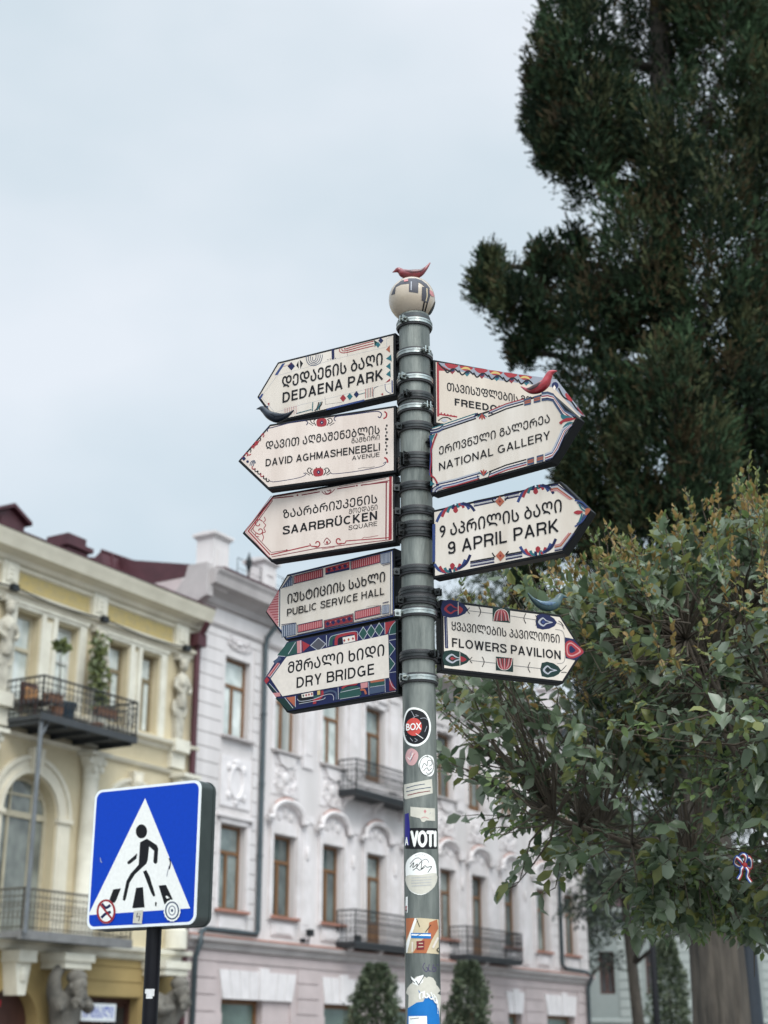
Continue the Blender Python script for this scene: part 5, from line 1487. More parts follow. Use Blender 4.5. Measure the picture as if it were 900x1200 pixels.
for c in (37.4, 40.0):   # little flood lamps on the ledge
    x = lx(c); f_ = MB(); f_.tube([(x, -.2, 4.6), (x, -.25, 4.85)], .02, 6); f_.box(x - .11, x + .11, -.34, -.20, 4.83, 5.02); f_.box(x - .4, x - .25, -.3, -.2, 4.63, 4.75); f_.build("floodlight", M_iron, lil)

# ----------------------------------------------------------- yellow house
YS = 18.0
yel = house_empty("yellow_house", "ochre yellow ornate house with cream stucco, balconies and maroon roof", YS)
def yx(s_): return s_ - YS
YR = yx(31.86)
bays = [18.6, 21.6, 24.6, 27.8, 31.15]         # pilaster centres
wins = [(19.2, 20.0), (20.6, 21.3), (22.0, 22.8), (23.3, 24.05), (25.0, 25.8), (26.4, 27.15), (28.3, 29.1), (29.62, 30.35)]
hu = [(yx(a), yx(b), 8.9 if i in (4, 5) else 9.5, 11.56) for i, (a, b) in enumerate(wins)]
ha = [(yx(c - .88), yx(c + .88), 4.2, 7.76) for c in (19.8, 22.7, 25.95)] + [(yx(28.75), yx(30.35), 4.7, 7.76)]
hd = [(yx(25.1), yx(26.75), 0, 3.05), (yx(28.0), yx(30.25), 0, 2.92), (yx(20.5), yx(22.5), 0, 3.0)]
w_ = MB()
wall_mesh(w_, 0, YR, 8.6, 13.0, hu, .3, 0)
wall_mesh(w_, 0, YR, 4.1, 8.6, ha, .35, 0, arches=(0, 1, 2, 3))
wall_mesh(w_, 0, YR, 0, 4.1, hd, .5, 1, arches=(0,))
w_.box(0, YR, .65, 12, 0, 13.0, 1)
w_.quad((YR, 0, 0), (YR, .65, 0), (YR, .65, 13), (YR, 0, 13), 0)
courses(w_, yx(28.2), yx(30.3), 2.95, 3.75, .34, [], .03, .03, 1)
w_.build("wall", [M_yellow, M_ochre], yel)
c_ = MB()
c_.prism_x([(0, 12.62), (-.10, 12.66), (-.16, 12.76), (-.36, 12.82), (-.45, 12.84), (-.50, 12.98), (-.55, 13.10), (-.58, 13.20), (.2, 13.24), (.2, 12.62)], 0, YR + .12)
c_.prism_x([(0, 11.78), (-.08, 11.80), (-.10, 11.88), (-.18, 11.92), (-.20, 12.0), (0, 12.04), (.05, 11.9)], 0, YR)
c_.prism_x([(0, 12.50), (-.05, 12.52), (-.07, 12.60), (0, 12.615), (.05, 12.55)], 0, YR)
c_.prism_x([(0, 9.14), (-.06, 9.16), (-.10, 9.26), (-.24, 9.30), (-.26, 9.38), (0, 9.42), (.05, 9.3)], 0, YR + .05)
c_.prism_x([(0, 8.55), (-.07, 8.57), (-.12, 8.66), (0, 8.70), (.05, 8.6)], 0, YR)
c_.build("cornice", M_cream, yel)
s_ = MB(); s_.prism_x([(0, 3.80), (-.12, 3.84), (-.16, 3.96), (-.30, 4.0), (-.32, 4.10), (0, 4.14), (.05, 4.0)], 0, YR + .05); s_.build("string_course", M_creamw, yel)
M_frieze = mat("gilded_frieze", (0.46, 0.35, 0.13), 0.8, 0, 0, 7, (0.36, 0.30, 0.16), 0.3, 12)
for a, b in zip(bays[:-1], bays[1:]):
    p_ = MB(); p_.box(yx(a) + .32, yx(b) - .32, -.015, -.002, 12.08, 12.48); p_.build("frieze_panel", M_frieze, yel)
for c in bays:
    x = yx(c); p_ = MB()
    p_.box(x - .26, x + .26, -.12, -.002, 12.04, 12.62); p_.box(x - .16, x + .16, -.15, -.12, 12.14, 12.52)
    for q in range(3): p_.ball((x, -.15, 12.22 + q * .11), .07, .03, .05, 8)
    p_.build("frieze_block", M_creamw, yel)
    p_ = MB(); p_.box(x - .28, x + .28, -.16, -.002, 8.72, 9.14); p_.box(x - .30, x + .30, -.30, -.002, 9.14, 9.46)
    p_.build("pedestal_block", M_creamw, yel)
    h_ = MB()      # half figure growing out of a tapered shaft
    h_.prism_y([(x - .13, 9.46), (x + .13, 9.46), (x + .19, 10.45), (x - .19, 10.45)], -.16, -.002)
    h_.lathe([(.13, 10.35), (.20, 10.5), (.17, 10.62), (.15, 10.72), (.24, 10.95), (.25, 11.1), (.16, 11.22), (.08, 11.28), (.08, 11.34)], 12, x, -.16, sy=.7)
    h_.ball((x, -.20, 11.46), .125, .13, .15, 10); h_.ball((x, -.19, 11.56), .15, .13, .10, 10)
    for s2_ in (-1, 1):
        h_.tube([(x + s2_ * .22, -.16, 11.10), (x + s2_ * .30, -.20, 10.86), (x + s2_ * .16, -.30, 10.72)], [.075, .065, .05], 8)
        h_.ball((x + s2_ * .10, -.28, 10.98), .09, .07, .09, 8)
        h_.tube([(x + s2_ * .2, -.1, 10.5), (x + s2_ * .26, -.12, 10.3), (x + s2_ * .15, -.14, 10.1)], .06, 6)
    h_.box(x - .22, x + .22, -.22, -.002, 11.62, 11.78)
    h_.build("herm_figure", mat("dusty_carved_stucco", (0.52, 0.49, 0.41), .9, 0, 0, 5, (.34, .315, .26), .4, 12), yel, smooth=True, auto=40)
M_cframe = mat("cream_window_paint", (0.50, 0.45, 0.33), 0.6, 0, 0.2, 5)
M_wframe = mat("white_door_paint", (0.62, 0.64, 0.62), 0.6, 0, 0.2, 5)
M_brass = mat("weathered_brown_frame", (0.24, 0.19, 0.11), 0.6, 0, 0.3, 5)
for i, h in enumerate(hu):
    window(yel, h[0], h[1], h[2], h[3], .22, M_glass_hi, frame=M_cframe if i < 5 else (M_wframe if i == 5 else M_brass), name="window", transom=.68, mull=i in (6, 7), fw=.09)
for k in range(0, 8, 2):
    a, b = hu[k], hu[k + 1]; u_ = MB()
    for x0, x1 in ((a[0] - .26, a[0] - .03), (a[1] + .03, a[1] + .17), (b[0] - .17, b[0] - .03), (b[1] + .03, b[1] + .26)):
        u_.box(x0, x1, -.07, -.002, 9.43, 11.62)
    u_.box(a[0] - .26, b[1] + .26, -.07, -.002, 11.62, 11.77); u_.box(a[0] - .32, b[1] + .32, -.10, -.002, 11.70, 11.78)
    u_.box(a[1] + .19, b[0] - .19, -.03, -.002, 9.6, 11.5)
    u_.build("window_surround", M_creamw, yel)
M_glass_arch = mat("arched_window_glass", (0.26, 0.28, 0.25), 0.07, 0, 0, 1.5, (0.10, 0.11, 0.10), spec=0.9, detail=2)
for h in ha:
    cx = (h[0] + h[1]) / 2; r = (h[1] - h[0]) / 2; zc = h[3] - r
    f_ = MB(); y = .26
    arc = lambda rr, n=20: [(cx + rr * math.cos(math.pi * q / n), zc + rr * math.sin(math.pi * q / n)) for q in range(n + 1)]
    o1, o2 = arc(r), arc(r - .1)
    for q in range(20):
        f_.prism_y([o1[q], o1[q + 1], o2[q + 1], o2[q]], y, y + .08)
    f_.box(h[0], h[0] + .1, y, y + .08, h[2], zc); f_.box(h[1] - .1, h[1], y, y + .08, h[2], zc)
    f_.box(h[0] + .1, h[1] - .1, y - .01, y + .07, zc - .08, zc + .06)
    for q in (-.22, .22): f_.box(cx + q * r * 2 - .035, cx + q * r * 2 + .035, y + .01, y + .07, h[2], zc - .08)
    for q in (-.2, .2): f_.box(cx + q * r * 2 - .025, cx + q * r * 2 + .025, y + .01, y + .07, zc + .06, zc + math.sqrt(max(0, (r - .1) ** 2 - (q * r * 2) ** 2)))
    f_.box(h[0] + .16, h[1] - .16, y + .012, y + .065, zc + .42, zc + .48)
    o = f_.build("arched_window", M_cframe, yel)
    p_ = MB(); p_.prism_y([(h[0] + .05, h[2]), (h[1] - .05, h[2])] + arc(r - .06), y + .045, y + .055); p_.build("pane", M_glass_arch, o)
    a_ = MB()
    for ri, ro, d in ((r + .04, r + .16, .09), (r + .16, r + .36, .05), (r + .36, r + .46, .11)):
        i1, i2 = arc(ri), arc(ro)
        for q in range(20): a_.prism_y([i1[q], i1[q + 1], i2[q + 1], i2[q]], -d, -.002)
    for s2_ in (-1, 1):
        a_.box(cx + s2_ * (r + .25) - .21, cx + s2_ * (r + .25) + .21, -.07, -.002, h[2], zc - .1); a_.box(cx + s2_ * (r + .25) - .13, cx + s2_ * (r + .25) + .13, -.085, -.07, h[2] + .3, zc - .4)
        a_.box(cx + s2_ * (r + .25) - .25, cx + s2_ * (r + .25) + .25, -.13, -.002, zc - .1, zc)
    a_.prism_y([(cx - .12, h[3] + .02), (cx + .12, h[3] + .02), (cx + .2, h[3] + .62), (cx - .2, h[3] + .62)], -.2, -.002); a_.ball((cx, -.2, h[3] + .35), .13, .09, .18, 8)
    a_.build("archivolt", M_cream, yel)
for c in (18.4, 21.25, 24.25, 27.78, 31.35):
    x = yx(c); q_ = MB()
    q_.lathe([(.30, 4.14), (.30, 4.6), (.24, 4.66), (.26, 4.74), (.22, 4.82), (.215, 6.2), (.19, 7.9), (.22, 7.95), (.20, 8.0), (.22, 8.2), (.32, 8.42), (.30, 8.46)], 18, x, -.18)
    q_.box(x - .36, x + .36, -.52, -.002, 8.46, 8.56)
    for s2_ in (-1, 1):
        q_.ball((x + s2_ * .24, -.36, 8.34), .09, .08, .1, 8); q_.ball((x + s2_ * .12, -.40, 8.14), .08, .07, .1, 8)
    q_.ball((x, -.42, 8.3), .09, .06, .12, 8)
    q_.build("column", M_creamw, yel, smooth=True, auto=40)
# maroon roof with dormer, chimney cap and the higher rear roof
r_ = MB(); r_.prism_x([(-.60, 13.205), (-.60, 13.245), (6, 14.3), (6, 13.205)], 0, YR + .1); o = r_.build("roof", M_maroon, yel)
d_ = MB(); xa, xb = yx(24.0), yx(25.02); xm = (xa + xb) / 2
d_.prism_y([(xa, 13.2), (xb, 13.2), (xb, 13.70), (xm, 13.96), (xa, 13.70)], .0, 2.5); d_.prism_y([(xa - .12, 13.68), (xm, 13.98), (xb + .12, 13.68), (xb + .12, 13.77), (xm, 14.08), (xa - .12, 13.77)], -.14, 2.5)
d_.box(xa + .2, xb - .2, -.03, .0, 13.28, 13.68)
d_.build("dormer", M_maroon, yel)
d_ = MB(); x = yx(26.95); d_.box(x - .4, x + .36, .0, .8, 13.2, 13.62); d_.box(x - .5, x + .46, -.1, .9, 13.62, 13.74); d_.box(x - .36, x + .32, .04, .76, 13.74, 13.98); d_.build("chimney", M_maroon, yel)
# a roof of the wing behind, standing seams
def to_local(p):
    v = p - fp(YS, 0, 0); return (v.dot(U), -v.dot(N), v.z)
pa, pb = at(118, 658, 41.5), at(222, 669, 44.5)
d_ = MB(); A0, B0 = Vector(to_local(pa)), Vector(to_local(pb)); B0.z = A0.z = (A0.z + B0.z) / 2
back = Vector((-(B0 - A0).y, (B0 - A0).x, 0)).normalized()
lo = Vector((0, 0, -2.4))
d_.add([A0, B0, B0 + lo - back * .5, A0 + lo - back * .5, A0 + back * 4 + lo, B0 + back * 4 + lo], [(0, 1, 2, 3), (0, 4, 5, 1), (0, 3, 4), (1, 5, 2)])
for q in range(1, 9):
    m0 = A0.lerp(B0, q / 9); d_.tube([m0 - back * .02, m0 + lo - back * .52], .035, 5)
d_.tube([A0, B0], .05, 6)
d_.build("rear_roof", M_maroon, yel)
cb_ = MB(); cxs = [yx(s_) for s_ in bays]
for a_, b__ in zip(cxs[:-1], cxs[1:]): cb_.tube([(a_ + (b__ - a_) * t_ / 6, -.26, 11.98 - .10 * math.sin(math.pi * t_ / 6)) for t_ in range(7)], .022, 5)
for a_ in cxs: cb_.box(a_ - .10, a_ + .10, -.34, -.205, 11.88, 12.03)
cb_.build("cable", M_iron, yel)
# balconies
b_ = MB(); bx0, bx1 = yx(24.85), yx(28.15); b_.box(bx0, bx1, -1.2, -.002, 8.80, 8.90); b_.box(bx0 - .03, bx1 + .03, -1.24, -1.16, 8.76, 8.93)
for q in range(5):
    xx = bx0 + .1 + (bx1 - bx0 - .2) * q / 4; b_.box(xx - .05, xx + .05, -1.15, -.002, 8.70, 8.80)
o = b_.build("balcony", M_slab, yel); r_ = MB(); railing_mesh(r_, [(bx0, -.05), (bx0, -1.2), (bx1, -1.2), (bx1, -.05)], 8.9, 9.78, .14); r_.build("railing", M_iron, o)
b_ = MB(); bx0, bx1 = yx(24.95), yx(28.6); b_.box(bx0, bx1, -1.0, -.002, 4.02, 4.16); b_.box(bx0 - .04, bx1 + .04, -1.05, -.95, 3.98, 4.18)
o = b_.build("balcony", mat("grey_balcony_slab", (.20, .20, .20), .8, 0, .3, 3), yel); r_ = MB(); railing_mesh(r_, [(bx0, -.05), (bx0, -1.0), (bx1, -1.0), (bx1, -.05)], 4.16, 5.06, .12); r_.build("railing", mat("weathered_iron", (.12, .11, .09), .6, .3, .3, 8), o)
p_ = MB(); p_.tube([(yx(24.95), -1.12, 4.1), (yx(24.95), -1.12, 8.85)], .055, 10); p_.tube([(yx(24.95), -1.12, 8.35), (yx(25.2), -1.12, 8.8)], .03, 6); p_.build("balcony_post", mat("grey_post_paint", (.17, .185, .20), .5, .3, .3, 4), yel)
p_ = MB(); p_.tube([(YR - .12, -.5, 12.8), (YR - .10, -.16, 12.3), (YR - .08, -.14, 0)], .09, 10); p_.box(YR - .3, YR + .06, -.34, -.05, 12.15, 12.5); p_.build("downpipe", M_maroon, yel)
# corbels and atlas figures that carry the balcony
for c in (24.2, 25.72):
    x = yx(c); q_ = MB(); q_.box(x - .28, x + .28, -.55, -.002, 3.55, 3.80); q_.prism_y([(x - .24, 3.55), (x + .24, 3.55), (x + .12, 2.85), (x - .12, 2.85)], -.42, -.002); q_.ball((x, -.42, 3.3), .12, .1, .2, 8); q_.build("corbel", M_creamw, yel)
def atlas(cx, flip):
    q_ = MB(); x = yx(cx)
    q_.box(x - .50, x + .50, -.80, -.002, 3.62, 3.80); q_.box(x - .44, x + .44, -.74, -.002, 3.46, 3.62)
    q_.build("capital", M_creamw, yel)
    # bowed man: skin-grown body
    J = [(0, -.28, 1.55), (0, -.34, 2.0), (0, -.42, 2.45), (.03, -.50, 2.78), (.06, -.66, 2.96), (.07, -.76, 3.02),
         (-.32, -.42, 2.80), (-.42, -.62, 2.48), (-.16, -.78, 2.62), (.36, -.40, 2.82), (.44, -.48, 3.20), (.20, -.44, 3.44), (0, -.2, 1.0)]
    E_ = [(12, 0), (0, 1), (1, 2), (2, 3), (3, 4), (4, 5), (2, 6), (6, 7), (7, 8), (2, 9), (9, 10), (10, 11)]
    rad = [.27, .30, .37, .18, .20, .18, .20, .15, .10, .20, .15, .12, .2]
    s2_ = -1 if flip else 1
    me = bpy.data.meshes.new("atlas_figure"); me.from_pydata([(x + s2_ * j[0] * 1.25, j[1] * 1.15, j[2] + .10) for j in J], E_, [])
    o = link("atlas_figure", me, M_stone, yel)
    sk = o.modifiers.new("skin", 'SKIN')
    for i, r in enumerate(rad): me.skin_vertices[0].data[i].radius = (r, r)
    me.skin_vertices[0].data[0].use_root = True
    sb = o.modifiers.new("sub", 'SUBSURF'); sb.levels = 2; sb.render_levels = 2
    d_ = MB(); hx = x + s2_ * .08
    d_.ball((hx, -.74, 3.02), .17, .17, .21, 14); d_.ball((hx, -.90, 3.0), .035, .05, .06, 8); d_.ball((hx, -.82, 2.86), .13, .12, .18, 10); d_.ball((hx, -.70, 3.16), .20, .19, .14, 12)
    for e_ in (-1, 1): d_.ball((hx + e_ * .065, -.885, 3.06), .025, .02, .018, 8); d_.ball((hx + e_ * .165, -.72, 3.0), .03, .04, .06, 8)
    d_.tube([(hx - .06, -.91, 2.93), (hx, -.925, 2.935), (hx + .06, -.91, 2.93)], .014, 6)
    for q in range(9): d_.ball((hx + random.uniform(-.13, .13), -.80 + random.uniform(-.1, .05), 2.78 + random.uniform(-.12, .1)), .06, .06, .08, 7)
    for i_, v in enumerate(d_.v): d_.v[i_] = (hx + (v[0] - hx) * 1.25, -.74 + (v[1] + .74) * 1.25 - .10, 3.02 + (v[2] - 3.02) * 1.25 + .08)
    d_.build("bearded_head", M_stone, o, smooth=True)
    w2 = MB()
    w2.tube([(x - .34, -.25, 2.1), (x, -.55, 1.95), (x + .36, -.25, 2.15)], [.1, .13, .1], 8); w2.tube([(x - .1, -.3, 2.4), (x - .3, -.5, 2.1), (x - .2, -.45, 1.6)], .08, 8)
    w2.prism_y([(x - .4, 1.5), (x + .4, 1.5), (x + .22, .6), (x - .22, .6)], -.5, -.002)
    w2.build("drapery", M_stone, o, smooth=True, auto=45)
atlas(27.15, True); atlas(30.75, False)
# doors
q_ = MB(); h = hd[0]; q_.box(h[0], h[1], .35, .42, 0, 3.05)
for s2_ in (0, 1): q_.box(h[0] + .1 + s2_ * .8, h[0] + .75 + s2_ * .8, .33, .35, .3, 2.0)
q_.build("arched_door", M_brownw, yel)
q_ = MB(); h = hd[1]; q_.box(h[0], h[1], .35, .42, 0, 2.92)
for a, b in ((.0, .1), (1.2, 1.3), (2.15, 2.25)): q_.box(h[0] + a, h[0] + b, .28, .35, 0, 2.92)
q_.box(h[0], h[1], .28, .35, 2.80, 2.92)
q_.build("shop_front", M_brownw, yel)
q_ = MB(); q_.box(h[0] + 1.36, h[0] + 2.1, .33, .345, 1.0, 2.7); q_.build("shop_pane", mat("dark_shop_glass", (.02, .022, .025), .1), yel)

# shop sign board
sg = thing("shop_sign", "white shop sign with blue Georgian letters over the yellow house's door", "shop sign", fp(28.05, .12, 2.36), FRZ)
q_ = MB(); q_.box(0, 1.22, 0, .06, 0, .40); q_.build("sign_board", mat("white_sign_board", (.74, .76, .78), .5, 0, .08, 4), sg)
a = Art(0, 0, 1, lambda x, y: (x, -y)); a.T("signblue", GE("იომბალი"), .06, -.08, 1.14, -.08, .25, 0.012, level=False)
m_ = MB(); ml = []; art_to_mb(a, m_, lambda u, v, o: (u, -o, v), ml, base=.002); m_.build("lettering", ml, sg)
rs = thing("shop_sign", "small red lit sign behind the arched doorway of the yellow house", "shop sign", fp(25.35, -.30, 2.62), FRZ)
q_ = MB(); q_.box(0, .5, 0, .05, 0, .14); q_.build("sign_board", mat("red_sign", (.5, .02, .03), .5), rs)

# things standing on the yellow house's upper balcony
M_terrpot = mat("terracotta_pot", (.27, .13, .075), .8, 0, .2, 6)
def flower_box(s_, L_, label, z=9.2):
    t = thing("flower_box", label, "flower box", fp(s_, 1.08, z), FRZ, "flower boxes on the upper balcony")
    q_ = MB(); q_.prism_x([(-.10, .2), (-.075, 0), (.075, 0), (.10, .2), (.08, .2), (.06, .03), (-.06, .03), (-.08, .2)], 0, L_); q_.build("trough", M_terrpot, t)
    q_ = MB(); q_.box(.02, L_ - .02, -.062, .062, .02, .15); q_.build("soil", mat("potting_soil", (.04, .03, .02), .95), t)
    return t
flower_box(25.1, .45, "short terracotta flower box at the left end of the upper balcony", 9.25)
flower_box(26.8, .65, "long terracotta flower box at the right end of the upper balcony", 9.25)
t = thing("planter", "dark blue tub standing on the upper balcony floor", "planter", fp(26.0, .8, 8.9), FRZ); q_ = MB(); q_.lathe([(.19, 0), (.24, .1), (.27, .42), (.29, .44), (.29, .5), (.25, .5), (.23, .4)], 18); q_.build("tub", mat("blue_glazed_tub", (.03, .055, .08), .4), t, smooth=True, auto=40)
q_ = MB(); q_.ball((0, 0, .41), .235, .235, .05, 14); q_.build("soil", mat("potting_soil", (.04, .03, .02), .95), t)
t = thing("balcony_chair", "dark wicker chair with orange cushion on the upper balcony", "chair", fp(24.95 + .3, .6, 8.9), FRZ)
q_ = MB(); q_.box(-.25, .25, -.25, .25, .34, .42); q_.build("seat", M_brownw, t); q_ = MB(); q_.box(-.25, .25, .2, .26, .42, .88); q_.build("backrest", M_brownw, t)
for a_ in (-.22, .22):
    for b_ in (-.22, .22): q_ = MB(); q_.tube([(a_, b_, 0), (a_, b_, .34)], .02, 6); q_.build("leg", M_brownw, t)
q_ = MB(); q_.box(-.2, .2, .12, .199, .43, .75); q_.build("cushion", mat("orange_cushion", (.36, .18, .07), .9), t, bevel=.03)

# ------------------------------------------------------------------ vegetation
def rand_unit(n):
    v = rng.normal(size=(n, 3)); return v / np.linalg.norm(v, axis=1, keepdims=True)
LEAF_T = dict(
    ovate=(np.array([[0, 0, 0], [0, .36, -.05], [0, .72, -.03], [0, 1, -.14], [-.24, .34, .05], [-.19, .70, .04], [.24, .34, .05], [.19, .70, .04]]),
           [(0, 1, 4), (4, 1, 2, 5), (5, 2, 3), (0, 6, 1), (1, 6, 7, 2), (2, 7, 3)]),
    spray=(np.array([[0, 0, 0], [-.28, .38, .06], [-.10, .55, 0], [-.20, .85, .05], [0, 1.0, -.05], [.20, .80, .04], [.10, .5, 0], [.28, .42, .06]]),
           [(0, 7, 6, 2, 1), (2, 6, 5, 4, 3)]),
    quad=(np.array([[0, 0, 0], [-.3, .5, .06], [0, 1, 0], [.3, .5, .06]]), [(0, 3, 2, 1)]))
def leaves(name, pos, axis, nor, size, mats_, mi, parent=None, kind='ovate', width=1.0, loc=(0, 0, 0)):
    T, Fc = LEAF_T[kind]
    n = len(pos); nv = len(T)
    ax = axis / np.linalg.norm(axis, axis=1, keepdims=True)
    x_ = np.cross(ax, nor); x_ /= (np.linalg.norm(x_, axis=1, keepdims=True) + 1e-9)
    z_ = np.cross(x_, ax)
    size = np.broadcast_to(np.asarray(size, float), (n,))[:, None, None]
    curl = rng.uniform(-.6, 2.6, n)[:, None, None] if kind == 'ovate' else 1.0
    V = (T[None, :, 0:1] * x_[:, None, :] * width + T[None, :, 1:2] * ax[:, None, :] + T[None, :, 2:3] * curl * z_[:, None, :]) * size + pos[:, None, :]
    V = V.reshape(-1, 3) - np.array(loc)
    ls, lt, li = [], [], []
    tot = sum(len(f) for f in Fc)
    base_idx = np.concatenate([np.array(f) for f in Fc])
    LI = (np.arange(n)[:, None] * nv + base_idx[None, :]).reshape(-1)
    cnt = np.array([len(f) for f in Fc]); LT = np.tile(cnt, n)
    LS = np.concatenate([[0], np.cumsum(LT)[:-1]])
    me = bpy.data.meshes.new(name)
    me.vertices.add(len(V)); me.vertices.foreach_set('co', V.astype(np.float32).reshape(-1))
    me.loops.add(len(LI)); me.loops.foreach_set('vertex_index', LI.astype(np.int32))
    me.polygons.add(len(LT)); me.polygons.foreach_set('loop_start', LS.astype(np.int32))
    me.polygons.foreach_set('material_index', np.repeat(np.asarray(mi, np.int32), len(Fc)))
    me.update(calc_edges=True); me.validate()
    return link(name, me, mats_, parent)

# ---- dark cypress
Cy = [leafmat("cypress_dark", (0.016, 0.031, 0.016), .8, .12, col2=(0.008, 0.015, 0.008), scale=1.2), leafmat("cypress_green", (0.036, 0.066, 0.030), .8, .12, col2=(0.020, 0.034, 0.018), scale=1.2),
      leafmat("cypress_brown", (0.062, 0.050, 0.022), .8, .12, col2=(0.035, 0.026, 0.015), scale=1.2), leafmat("cypress_olive", (0.070, 0.078, 0.034), .8, .12, col2=(0.030, 0.036, 0.018), scale=1.2)]
M_bark = mat("grey_brown_bark", (0.082, 0.069, 0.055), .9, 0, 0, 9, (0.026, 0.022, 0.018), 1.0, 30, streak=True)
M_branch = mat("dark_branch_bark", (0.050, 0.042, 0.034), .9, 0, 0.4, 12, bump=.4, bscale=30)
CY = 17.0
cb = at(835, 1150, CY)
cyp = thing("cypress_tree", "tall dark cypress with a thick grey trunk, rising behind the glossy leaved tree", "tree", (cb.x, CY, 0))
def rel(p, o=None): return (p[0] - cb.x, p[1] - CY, p[2])
m_ = MB()
tz = [(0, .44), (.25, .36), (.8, .315), (1.9, .295), (3.0, .28), (6, .25), (10, .20), (14, .15), (19, .08), (22, .02)]
tp = []
for z, r_ in tz: tp.append((.04 * math.sin(z * .9) + .012 * z, .03 * math.cos(z * .7), z))
tz2 = []
for (za, ra), (zb_, rb_) in zip(tz[:-1], tz[1:]):
    for q in range(8): tz2.append((za + (zb_ - za) * q / 8, ra + (rb_ - ra) * q / 8))
tz = tz2 + [tz[-1]]
tp = [(.04 * math.sin(z * .9) + .012 * z, .03 * math.cos(z * .7), z) for z, r_ in tz]
m_.tube(tp, [r_ for z, r_ in tz], 72)
for i_, v in enumerate(m_.v):     # fluted bark
    k = (i_ % 72) / 72 * 6.2832; s_ = 1 + .035 * math.sin(k * 9 + v[2] * .5 + math.sin(v[2] * 2.1)) + .03 * math.sin(k * 17 - v[2] * .9 + 2 * math.sin(v[2] * 1.3 + k)) + .02 * math.sin(k * 29 + v[2] * 2.7)
    c = tp[min(i_ // 72, len(tp) - 1)]
    m_.v[i_] = (c[0] + (v[0] - c[0]) * s_, c[1] + (v[1] - c[1]) * s_, v[2])
m_.build("trunk", M_bark, cyp, smooth=True)
blobs = [  # px, py, rx px, ry px, depth offset m, depth radius m
    (684, 100, 50, 105, -.5, .9), (652, 110, 32, 90, -.2, .6), (637, 125, 22, 66, -.4, .5), (650, 185, 20, 24, -.4, .4), (690, 190, 34, 44, -.6, .6), (660, 30, 26, 50, -.3, .5), (770, 30, 40, 90, .2, 1.0), (850, 80, 60, 180, -.6, 1.1), (775, 180, 46, 90, -.9, .8), (720, 130, 24, 80, .2, .6),
    (745, 310, 46, 90, -1.0, .9), (830, 330, 70, 180, -1.2, 1.0), (690, 390, 44, 80, -.5, .8), (580, 335, 13, 26, -.2, .35), (600, 362, 18, 34, -.4, .4), (563, 338, 7, 8, -.2, .2), (573, 308, 7, 9, -.2, .2), (640, 312, 18, 22, -.2, .4), (668, 302, 20, 22, 0, .4), (634, 372, 20, 40, -.3, .5), (612, 408, 10, 16, -.3, .3),
    (700, 500, 46, 90, -.9, .8), (790, 520, 70, 130, -1.4, 1.0), (880, 480, 60, 200, -.4, 1.0), (672, 560, 20, 44, -.3, .5), (690, 610, 36, 50, -.3, .7), (760, 660, 70, 90, -.8, .9), (860, 680, 70, 120, -.6, 1.0), (646, 640, 16, 26, .2, .4), (618, 690, 14, 24, .3, .35),
    (930, 200, 60, 300, .2, 1.2), (940, 560, 70, 260, .2, 1.2), (820, -120, 110, 110, 0, 1.4), (900, -60, 90, 160, .6, 1.2), (700, -60, 40, 80, .1, .9), (840, 860, 90, 100, .2, 1.2), (740, 820, 60, 80, .3, .9)]
P_, A_, S_, I_ = [], [], [], []
br = MB()
for bi, (px, py, rx, ry, dd, dr) in enumerate(blobs):
    c = at(px, py, CY + dd); sc = (at(px + 1, py, CY + dd).x - c.x)
    a, b, d = rx * sc, ry * sc, dr
    area = a * b + a * d + b * d
    nc = int((33 if rx >= 30 else 38) * area) + 7
    base = 1 if bi % 3 == 1 else 0
    for k in range(nc):
        u = rand_unit(1)[0]; rr = rng.uniform(.35, 1.0) ** .6
        cc = np.array(c) + u * rr * np.array([a, d, b])
        kk = .55 if rx < 30 else 1.0
        cr = rng.uniform(.10, .22) * kk; ch = rng.uniform(.22, .48) * kk
        n = int(rng.uniform(70, 125))
        q = np.clip(rng.normal(size=(n, 3)), -1.9, 1.9) * np.array([cr, cr, ch]) * .55
        # sprays sweep upward and outward from the cluster's axis
        ax = q * np.array([1, 1, .25]) / cr * .6 + np.array([u[0] * .4, u[1] * .4, .75]) + rng.normal(size=(n, 3)) * .35
        P_.append(cc + q); A_.append(ax); S_.append(rng.uniform(.06, .135, n))
        w = rng.random()
        t_ = base if w < .58 else (2 if w < (.70 if py > 260 else .62) else (3 if w < .86 else 1 - base))
        I_.append(np.where(rng.random(n) < .8, t_, rng.integers(0, 4, n)))
    z0 = max(2.5, c.z - b * .9)
    tx = .012 * z0 + cb.x
    br.tube([rel((tx, CY, z0)), rel(((tx + c.x) / 2, CY + dd * .5, (z0 + c.z) / 2 - .1)), rel((c.x, c.y, c.z)), rel((c.x + .1 * a, c.y, c.z + b * .7))], [.07, .05, .03, .01], 6)
P_ = np.concatenate(P_); A_ = np.concatenate(A_); S_ = np.concatenate(S_); I_ = np.concatenate(I_)
print("CYPRESS leaves", len(P_))
leaves("crown", P_, A_, rand_unit(len(P_)), S_, Cy, I_, cyp, 'spray', .62, (cb.x, CY, 0))
br.build("branch", M_branch, cyp, smooth=True)

